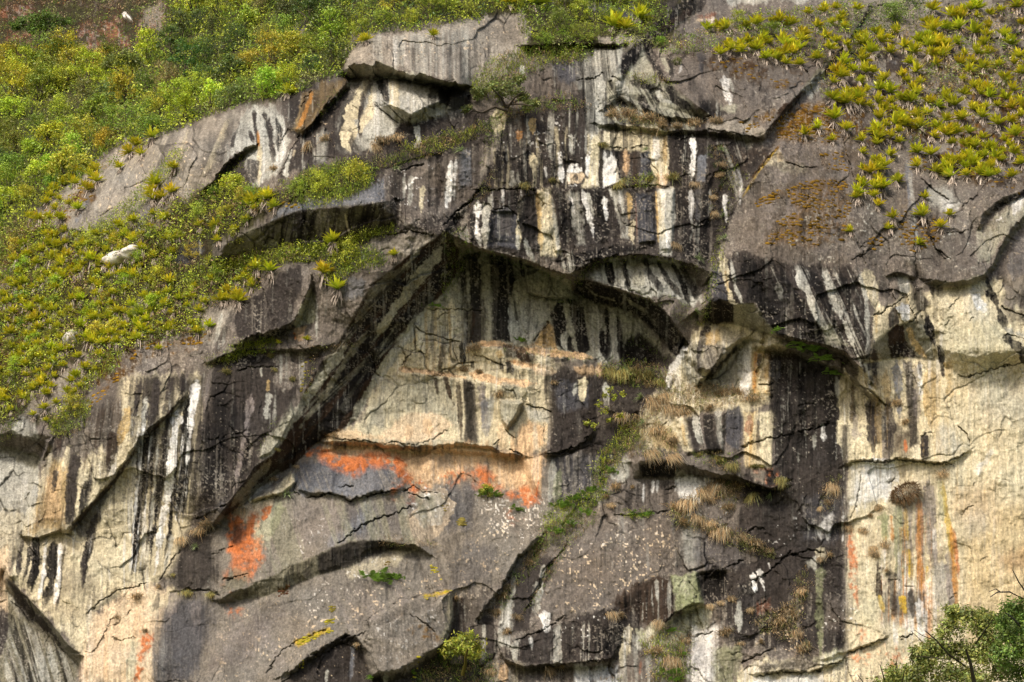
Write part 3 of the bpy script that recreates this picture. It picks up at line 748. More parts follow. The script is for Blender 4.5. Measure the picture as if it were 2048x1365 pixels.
# ---------- the bare lower slab
run("""
z T 14 .97 | 640,895 720,892 830,898 960,892 1040,916 1090,905 1086,985 1070,1000 960,965 900,950 850,985 815,960 800,936 720,918 650,912
z t 8 .7 | 690,896 800,898 830,905 780,925 700,912
t C .3 .5 .3 | 800,900 1090,905 1080,990 850,980
t R .2 .35 .3 | 800,900 1090,905 1080,990 850,980
z B 10 .95 | 590,935 640,918 700,925 740,918 790,930 806,975 800,986 750,990 705,998 650,985 600,988 584,965
z b 18 .6 | 590,935 640,918 700,930 680,975 600,985
z b 10 .6 | 745,925 790,935 800,975 750,985
t p .3 .5 .35 | 590,940 800,930 800,985 600,985
z G 14 .8 | 930,935 975,930 985,960 965,985 935,965
z G 8 .6 | 880,915 900,910 905,935 870,940
z b 16 .7 | 875,985 920,965 950,975 940,1060 890,1060 870,1020
l O .72 .95 10 | 622,900 700,915 740,908 800,915 812,930 735,934 712,950 690,946 655,928
l O .6 .9 8 | 650,912 690,930 735,928 725,942 700,948
l O .62 .95 10 | 786,918 812,940 842,965 850,980 820,976 798,950
l O .5 .85 10 | 885,950 915,938 935,945 905,968
l O .62 .9 12 | 950,932 985,948 1005,975 985,982 955,972
l O .66 .95 8 | 998,988 1030,978 1050,972 1076,985 1078,1005 1050,1015 1030,1000 1010,996
s O 4 .9 | 1077,962 1072,1000
l O .35 .8 12 | 785,975 860,965 840,1000 790,1000
l O .3 .7 10 | 1010,1020 1050,1010 1040,1060
s t 60 .45 | 880,985 860,1040 830,1090
s L 36 .5 | 872,990 850,1050
p W .45 .8 25 | 800,960 890,960 900,1020 850,1050 800,1010
p W .5 .85 25 | 960,1000 1090,1000 1060,1080 1000,1090
p t .4 .8 30 | 960,1030 1090,1010 1000,1150 930,1180 930,1100
p t .34 .8 30 | 460,1220 700,1160 900,1110 1000,1100 960,1200 730,1240 560,1330 450,1365 430,1310
p W .2 .6 30 | 500,1050 800,1000 830,1080 520,1150
p W .34 .7 20 | 735,1245 900,1190 890,1290 760,1340
z q 26 .4 | 600,1000 760,1000 720,1080 560,1100
z q 24 .45 | 450,1250 560,1230 500,1330 420,1340
z b 22 .6 | 690,1010 830,1000 800,1060 690,1080
z B 18 .6 | 650,1090 700,1050 740,1000 720,1070 680,1090
z b 20 .5 | 940,1080 1000,1100 980,1170 900,1180 900,1130
t g .35 .6 .3 1.4 | 520,1000 880,990 840,1090 500,1160
t D .3 .45 .3 1.4 | 520,1000 980,990 900,1190 480,1170
t q .3 .4 .5 1.6 | 440,1210 720,1170 900,1170 560,1340 420,1340
z g 14 .8 | 535,1010 560,1005 530,1080 505,1110 510,1060
s v 12 .35 | 560,1010 545,1070
z t 10 .9 | 470,1022 545,998 545,1008 512,1058 495,1050 480,1036 460,1036
l O .74 .95 6 | 458,1030 482,1036 490,1062 505,1030 514,1030 500,1090 480,1108 456,1104
l O .6 .8 8 | 470,1090 520,1075 525,1120 505,1150 470,1160 465,1120
l O .45 .7 12 | 450,1150 500,1140 480,1235 455,1235
l O .6 .9 3 | 526,1020 542,1014 540,1026 528,1036
l O .5 .9 5 | 610,900 640,890 630,908 612,918
z D 6 .7 | 468,1050 485,1058 482,1085 464,1088
z C 6 .9 | 498,1000 545,985 575,955 588,945 590,962 560,990 510,1010
z L 5 .7 | 520,975 545,960 540,980 500,1000
c 4 .4 .6 | 500,1010 545,990 560,992
c 3 .4 .6 | 590,965 588,985 600,990
h .5 4 | 505,1000 545,970 585,945 592,965 565,988
z D 24 .9 | 372,1060 430,1050 440,1150 420,1188 340,1188 350,1130
z b 22 .85 | 320,1200 425,1195 432,1250 400,1330 340,1420 300,1420 312,1300
t D .45 .6 0 1.4 | 325,1195 430,1190 420,1320 320,1400
z q 14 .5 | 385,1215 410,1200 400,1260
z C 12 .7 | 296,1182 372,1180 340,1215 300,1225
s D 8 .6 | 318,1186 310,1220
s q 12 .6 | 355,1186 340,1230
z e 8 .7 | 465,1140 500,1140 490,1180 440,1185
c 5 .5 | 370,1180 420,1182 440,1190
c 3 .35 .6 | 420,1110 445,1100 470,1095
c 3 .35 .6 | 440,1160 470,1155 500,1150
c 5 .5 | 605,996 625,992 654,989 680,992 701,1002 723,994 752,989 800,982
c 4 .5 | 676,974 690,972 708,973
c 4 .5 | 713,1057 740,1045 772,1032 800,1024 828,1012
c 4 .5 | 674,1090 700,1070 720,1052
c 4 .5 | 800,982 830,973 845,984 880,987
c 3 .4 | 812,984 845,996 860,998
c 4 .4 .6 | 528,1350 560,1305 600,1280 660,1258
c 4 .4 .5 | 560,1370 620,1320 690,1285 740,1260
o .5 60 0 16 | 590,975 625,986 660,984 700,997 750,984 805,978 / 590,981 625,993 660,991 700,1004 750,991 805,984
o 1.0 110 -.1 40 .05 | 430,1200 520,1163 633,1110 700,1083 760,1081 794,1088 830,1090 860,1110 / 430,1206 479,1202 534,1192 636,1151 700,1134 740,1112 800,1098 830,1094 860,1114
z e 3 .95 | 450,1192 520,1163 633,1110 700,1083 760,1081 794,1088 828,1091 800,1098 740,1110 700,1134 636,1151 534,1192 479,1204
t D .4 .85 | 480,1180 633,1112 640,1150 540,1192 480,1204
z D 4 .9 | 633,1112 700,1083 760,1081 828,1091 800,1098 740,1112 700,1134 640,1150
t K .5 .9 0 .7 | 636,1112 760,1083 820,1091 740,1110 650,1140
z C 8 .5 | 690,1140 800,1102 830,1100 790,1130 700,1160
p W .3 .7 20 | 600,1180 700,1140 800,1110 780,1160 620,1230
l M .45 .9 3 | 555,1175 578,1172 576,1190 558,1192
z D 14 .3 | 420,1330 520,1220 600,1190 520,1260 470,1365
h .8 10 | 735,1242 800,1200 850,1190 906,1180 910,1240 893,1292 800,1346 745,1352
o .4 50 0 14 | 720,1248 760,1220 800,1199 850,1189 893,1178 915,1178 / 720,1244 760,1215 800,1193 850,1183 893,1172 915,1172
z G 6 .5 | 740,1245 850,1192 905,1184 890,1290 800,1340 748,1346
c 4 .4 .7 | 720,1245 760,1222 800,1199 850,1189 893,1179
c 4 .4 .6 | 818,1228 840,1240 872,1265
c 4 .4 .6 | 735,1240 738,1262 730,1290
s e 14 .8 | 907,1188 905,1240 888,1298
s N 5 .8 | 912,1190 911,1240 895,1300
z D 8 .95 | 914,1190 930,1195 928,1300 900,1305 906,1250
t N .35 .7 0 .8 | 915,1190 960,1200 960,1300 905,1300
z D 16 .7 | 920,1180 985,1180 965,1300 920,1310
p p .3 .7 | 915,1160 990,1160 970,1260 930,1250
z D 8 .9 | 545,1400 610,1318 690,1268 712,1276 732,1300 745,1352 800,1348 880,1302 930,1305 965,1320 980,1420
z D 10 .8 | 590,1350 690,1272 715,1280 735,1310 700,1365
t D .45 .8 | 640,1300 735,1290 740,1365 640,1365
s B 6 .8 | 706,1290 704,1330 700,1365
s L 8 .7 | 772,1350 776,1400
s L 3 .8 | 655,1340 652,1365
p t .18 .8 10 | 600,1330 720,1280 740,1340 620,1365
o .6 60 -.3 70 | 560,1352 610,1318 690,1268 712,1272 736,1302 745,1348 800,1344 870,1300 905,1280 / 560,1360 612,1328 690,1278 708,1286 722,1318 742,1362 806,1358 880,1316 912,1296
l M .5 .9 6 | 800,1230 870,1260 880,1280 830,1275
l y .5 .9 4 | 590,1283 620,1268 660,1255 665,1263 625,1280 600,1292
l y .6 .9 4 | 846,1192 900,1178 908,1186 850,1198
""")
# ---------- pale ridge, cave slit and the wall below it
run("""
z D 8 .8 | 1090,745 1190,748 1230,790 1200,800 1180,870 1150,895 1100,900
z b 8 .7 | 1110,765 1180,770 1175,812 1120,820
t K .3 .7 | 1110,750 1200,750 1230,830 1110,890
s C 11 .9 | 1166,758 1163,800
s L 5 .7 | 1152,768 1148,790
s L 8 .8 | 1212,770 1214,800 1214,815
z P 8 .5 | 1190,800 1240,810 1220,850 1190,860
c 5 .6 | 1088,910 1130,902 1165,888 1182,868
o .6 50 0 20 | 1085,908 1130,900 1165,886 1190,862 / 1085,914 1130,908 1165,895 1195,870
z b 8 .6 | 1100,915 1225,908 1205,1000 1100,1000
t p .3 .5 | 1100,915 1225,908 1205,1000 1090,1005
s L 12 .7 | 1106,920 1102,970 1098,1005
s v 14 .4 | 1120,940 1110,1000
z P 10 .75 | 1400,690 1432,682 1458,706 1425,748 1392,748
t D .5 .8 .3 .7 | 1405,690 1450,690 1425,745 1395,745
s D 8:12 .85 | 1416,650 1404,690 1396,715
z Y 5 .7 | 1412,668 1438,660 1444,682 1412,690
t D .35 .8 .2 .7 | 1365,690 1400,670 1395,760 1345,790
s D 8 .8 | 1350,755 1325,800
s W 8 .7 | 1375,690 1345,740 1330,780
z E 6 .8 | 1362,715 1390,745 1398,770 1385,780 1370,760
h .7 8 | 1362,700 1395,740 1425,748 1455,708 1430,680 1400,680
z K 4 .95 | 1472,688 1446,716 1420,742 1396,772 1404,772 1424,756 1452,728 1478,698
o 1.0 40 -.7 50 | 1485,684 1466,690 1440,717 1415,743 1394,772 / 1490,694 1476,700 1452,730 1424,758 1402,780
z e 6 .8 | 1480,700 1486,705 1482,770 1425,776 1412,770 1450,732
z E 8 .6 | 1440,745 1480,720 1480,775 1420,780
s W 13 .95 | 1492,690 1494,740 1490,798
s L 6 .8 | 1483,700 1481,760
z Y 6 .8 | 1502,700 1534,704 1534,790 1502,790
s o 6 .7 | 1511,704 1508,790
s C 9 .8 | 1525,715 1524,790
s N 6:3 .8 | 1520,708 1518,736
c 4 .4 | 1515,768 1530,770 1548,766
z E 4 .8 | 1476,680 1500,676 1520,682 1492,692 1475,692
o .5 24 -.3 16 | 1470,684 1500,674 1520,680 1528,676 / 1470,690 1500,684 1522,688 1530,682
o 1.0 40 -.6 30 | 1515,695 1540,690 1565,694 1600,705 1640,722 1680,738 1710,758 1760,800 / 1515,706 1535,702 1565,712 1600,716 1640,732 1680,748 1706,768 1750,815
z N 8 .7 | 1530,700 1580,702 1600,716 1560,716 1530,712
s G 10 .8 | 1600,708 1650,728 1690,748 1730,780
z D 10 .85 | 1725,785 1760,800 1790,840 1780,880 1740,880 1715,830
c 6 .6 | 1715,768 1745,785 1775,815
t K .3 .7 | 1545,720 1680,745 1680,940 1545,930
s B 10 .5 | 1552,720 1552,760
p p .14 .8 | 1550,750 1690,750 1690,990 1500,990
s C 18 .97 | 1690,742 1692,800 1690,860 1688,920
s L 6 .8 | 1672,752 1676,800
s N 9:7 .85 | 1706,768 1706,820 1704,850
s C 20 .9 | 1722,790 1728,850 1730,920
s D 12:10 .9 | 1738,800 1744,850 1746,900
s q 10 .6 | 1712,830 1712,880
z D 5 .85 | 1680,1000 1692,990 1700,850 1684,850
s C 5 .9 | 1676,840 1680,870
s W 8 .9 | 1646,848 1648,880
s L 5 .7 | 1630,870 1628,900
c 4 .5 | 1595,865 1625,860 1660,842
c 4 .5 | 1480,896 1520,880 1555,876 1590,864
z Y 5 .9 | 1490,826 1512,824 1512,930 1494,930
t C .5 .8 0 .7 | 1490,826 1545,826 1545,935 1494,930
z C 5 .9 | 1520,826 1545,828 1544,935 1522,930
s N 4 .7 | 1516,840 1516,900
s R 8 .6 | 1500,830 1498,870
z b 5 .95 | 1452,820 1478,815 1484,835 1482,880 1478,905 1450,880 1448,840
s L 11 .85 | 1436,820 1440,860 1444,900
s D 7 .6 | 1428,830 1430,870
z C 5 .95 | 1348,838 1368,834 1380,880 1386,905 1372,906 1355,880
s Y 6 .6 | 1364,850 1374,895
z D 5 .93 | 1370,834 1388,832 1402,880 1400,908 1388,905 1380,870
s L 10 .9 | 1390,832 1396,860 1404,890
z K 5 .9 | 1402,830 1426,828 1430,870 1446,906 1420,905 1408,880
z K 4 .8 | 1404,872 1430,888 1448,908 1420,906
h .4 6 | 1350,836 1450,826 1445,900 1375,908
z Y 6 .6 | 1298,860 1320,840 1350,870 1352,900 1310,898
c 4 .4 .7 | 1315,870 1322,855 1335,845
z K 5 .97 | 1280,930 1310,920 1352,924 1362,940 1346,957 1310,957 1282,958
z P 6 .8 | 1362,926 1430,944 1480,954 1460,966 1430,958 1366,945
t D .4 .7 .4 .7 | 1370,930 1500,955 1480,968 1380,950
z E 4 .7 | 1352,945 1365,942 1374,950 1352,958
z D 6 .8 | 1460,940 1510,955 1530,975 1500,972 1470,962
l O .4 .8 6 | 1510,945 1550,940 1548,978 1525,972
z p 6 .6 | 1505,945 1530,942 1530,968 1512,962
o 1.3 50 -.6 40 | 1265,926 1310,919 1355,921 1375,930 1430,945 1480,955 1510,968 1545,980 1566,974 / 1268,960 1310,959 1345,959 1365,949 1430,961 1470,966 1510,979 1545,986 1568,980
c 6 .6 | 1465,952 1500,968 1545,981 1572,965 1590,958
z P 8 .9 | 1222,1024 1250,990 1280,962 1350,958 1372,985 1342,1012 1230,1026
t D .5 .85 0 .7 | 1262,968 1352,960 1372,990 1340,1015 1222,1026
s W 4 .8 | 1306,962 1304,990
s W 4:2 .8 | 1316,960 1314,985
s W 3 .7 | 1288,966 1286,1010
z W 8 .95 | 1352,960 1372,952 1428,964 1408,988 1382,1010 1360,1000 1354,980
z L 8 .8 | 1215,935 1262,918 1258,950 1240,965 1215,950
z L 8 .7 | 1195,980 1215,975 1215,1005 1195,1005
c 3 .4 .7 | 1330,980 1348,976 1356,972
c 4 .5 | 1225,1030 1260,1032 1340,1020
z b 10 .6 | 1340,1025 1385,1012 1395,1030 1360,1060 1340,1060
p W .3 .8 | 1390,1010 1450,1000 1460,1050 1400,1050
""")
# ---------- lower middle and lower right of the wall
run("""
z L 18 .6 | 1360,1035 1395,1035 1392,1130 1355,1130
t L .3 .6 0 1.3 | 1210,1020 1400,1035 1390,1140 1200,1140
t q .25 .5 0 1.3 | 1210,1020 1500,1060 1390,1160 1200,1160
p t .42 .85 30 | 1120,1100 1350,1040 1330,1160 1240,1230 1090,1240
p W .2 .6 30 | 1150,1080 1330,1040 1300,1120 1180,1160
z b 16 .6 | 1400,1060 1480,1090 1490,1130 1410,1140 1390,1110
z N 8 .9 | 1222,1205 1268,1165 1300,1155 1352,1150 1360,1200 1332,1252 1272,1256 1240,1235
t K .5 .9 0 .8 | 1230,1200 1340,1155 1355,1200 1330,1250 1260,1255
s L 3 .8 | 1286,1205 1284,1250
s L 4 .6 | 1313,1160 1315,1200
t L .16 .7 0 .5 | 1260,1165 1350,1160 1340,1250 1270,1250
z v 5 1 | 1340,1150 1392,1146 1402,1180 1406,1205 1384,1222 1352,1226 1350,1190
z g 8 .35 | 1345,1152 1390,1150 1380,1190 1355,1200
h .5 4 | 1340,1150 1392,1146 1406,1205 1384,1222 1350,1228
c 3 .3 .5 | 1375,1160 1395,1185 1378,1210
z K 6 .95 | 1395,1152 1430,1132 1458,1150 1448,1192 1420,1212 1404,1192
z K 5 .85 | 1480,1172 1510,1160 1515,1185 1490,1190
h -.7 10 | 1400,1150 1450,1148 1445,1190 1408,1200
c 6 .6 | 1328,1250 1350,1228 1380,1212 1405,1208
o .8 50 -.2 24 | 1325,1254 1350,1228 1382,1206 1410,1205 / 1328,1262 1354,1236 1384,1216 1412,1212
z D 7 .95 | 1010,1286 1070,1270 1120,1244 1230,1212 1280,1232 1290,1260 1240,1322 1120,1329 1045,1336 1008,1316
t K .42 .9 0 .8 | 1015,1290 1120,1250 1230,1240 1240,1320 1050,1333
t L .27 .85 0 .7 | 1012,1290 1120,1250 1180,1250 1190,1325 1040,1335
s L 6 .8 | 1024,1290 1030,1325
s W 4 .8 | 1062,1275 1064,1300
p W .3 .8 12 | 1110,1240 1200,1220 1220,1260 1120,1290
z K 6 .95 | 1190,1275 1230,1238 1252,1248 1246,1290 1216,1312 1190,1302
s C 12 .85 | 1258,1250 1252,1290 1244,1335
s L 10 .8 | 1285,1255 1270,1310
c 5 .6 | 1008,1318 1045,1336 1120,1328 1222,1322
o 1.0 60 -.4 30 | 1000,1300 1010,1318 1045,1334 1119,1326 1180,1324 1224,1318 1235,1300 / 1000,1310 1010,1326 1045,1341 1119,1334 1180,1334 1226,1330 1242,1308
c 4 .4 .7 | 1026,1282 1067,1268 1112,1244 1135,1230
z D 8 .9 | 1000,1200 1042,1140 1095,1108 1112,1128 1072,1200 1050,1262 1018,1262
z L 6 .9 | 996,1195 1022,1195 1020,1290 996,1296 1000,1240
s L 6 .7 | 1028,1150 1026,1190
s L 5 .7 | 1088,1130 1080,1200
s L 8 .6 | 1072,1160 1070,1230
z D 6 .9 | 968,1240 990,1235 990,1310 966,1320
s L 4 .6 | 968,1250 966,1320
s W 10 .7 | 1090,1225 1095,1265
c 6 .6 | 960,1232 990,1195 1015,1160 1035,1120 1060,1095
o .9 90 -.3 40 | 955,1236 985,1195 1010,1160 1030,1122 1055,1092 1085,1070 / 962,1242 995,1202 1020,1165 1040,1128 1064,1098 1090,1078
c 5 .5 | 1048,1225 1075,1180 1095,1140 1130,1095
z P 10 .8 | 985,1325 1120,1335 1230,1330 1240,1420 960,1420
t C .3 .8 0 .8 | 985,1325 1060,1335 1060,1400 985,1400
t D .4 .8 0 .9 | 1000,1330 1230,1335 1230,1400 1000,1400
s T 10 .8 | 1010,1328 1006,1365
z u 8 .6 | 1150,1335 1235,1335 1235,1370 1150,1365
z D 10 .5 | 1095,1340 1130,1338 1130,1400 1095,1400
t L .35 .8 0 .7 | 1250,1270 1330,1255 1330,1400 1230,1400
s R 4 .6 | 1282,1320 1280,1350
z g 6 .9 | 1270,1258 1310,1252 1330,1262 1290,1290 1275,1290
z g 5 .85 | 1330,1248 1385,1216 1422,1212 1420,1260 1380,1262 1360,1290 1300,1290
t D .35 .8 0 .7 | 1335,1240 1425,1212 1425,1265 1370,1260
z W 12 .8 | 1385,1262 1430,1255 1432,1400 1380,1400
z q 12 .4 | 1380,1290 1430,1280 1425,1340 1385,1340
p N .3 .6 | 1380,1250 1440,1250 1440,1365 1380,1365
c 4 .5 | 1385,1273 1410,1268 1428,1262
z v 10 .5 | 1430,1300 1480,1290 1470,1400 1425,1400
t p .2 .6 | 1430,1210 1680,1180 1680,1300 1440,1300
s L 7 .8 | 1478,1205 1478,1260
z R 10 .5 | 1508,1215 1540,1195 1545,1225 1515,1230
p t .35 .9 15 | 1515,1230 1600,1220 1600,1290 1510,1290
p t .3 .8 | 1560,1260 1640,1260 1620,1340 1540,1330
s W 9:4 .9 | 1505,1148 1507,1165 1510,1186
s W 7:3 .9 | 1520,1140 1522,1160 1530,1182
s W 6 .85 | 1538,1125 1540,1140
z W 3 .9 | 1628,1058 1664,1026 1666,1030 1662,1064 1655,1080 1648,1056 1642,1080 1632,1070
z W 2 .9 | 1682,1034 1686,1030 1688,1080 1683,1088
z W 2 .8 | 1614,1060 1622,1048 1620,1064
s C 10 .7 | 1640,1095 1642,1120
z L 6 .8 | 1606,1118 1640,1112 1632,1140 1612,1140
p W .45 .8 8 | 1550,1055 1600,1030 1590,1065 1560,1075
p W .4 .8 8 | 1540,1080 1585,1070 1575,1110 1540,1120
c 4 .4 | 1492,1070 1510,1058 1530,1056
c 4 .5 | 1430,1148 1465,1128 1490,1122
c 5 .5 | 1500,1165 1530,1150 1560,1125 1585,1098
c 5 .5 | 1480,1326 1520,1310 1545,1297
c 4 .5 | 1580,1110 1620,1100 1650,1105
z b 14 .5 | 1600,990 1690,990 1685,1080 1600,1090
s v 10 .5 | 1642,1130 1640,1230 1640,1310
z D 12 .8 | 1652,1100 1688,1100 1692,1290 1655,1300 1645,1200
z P 16 .6 | 1650,1200 1700,1190 1700,1250 1650,1260
z K 14 .5 | 1655,1265 1695,1260 1690,1300 1655,1305
p W .3 .8 12 | 1640,1215 1720,1200 1720,1260 1640,1260
z C 10 .9 | 1485,1336 1530,1312 1600,1316 1640,1340 1640,1420 1460,1420
z D 8 .85 | 1510,1328 1560,1318 1640,1312 1640,1335 1580,1345 1520,1350
z u 8 .6 | 1510,1352 1580,1350 1640,1348 1660,1420 1500,1420
z g 8 .6 | 1620,1318 1680,1300 1690,1320 1640,1332
c 6 .6 | 1508,1350 1530,1352 1560,1342 1620,1346 1690,1322
o .5 40 0 14 | 1500,1346 1560,1340 1620,1343 1692,1318 / 1500,1351 1560,1346 1620,1349 1692,1324
p G .4 .8 20 | 1640,1345 1770,1300 1830,1380 1640,1420
""")
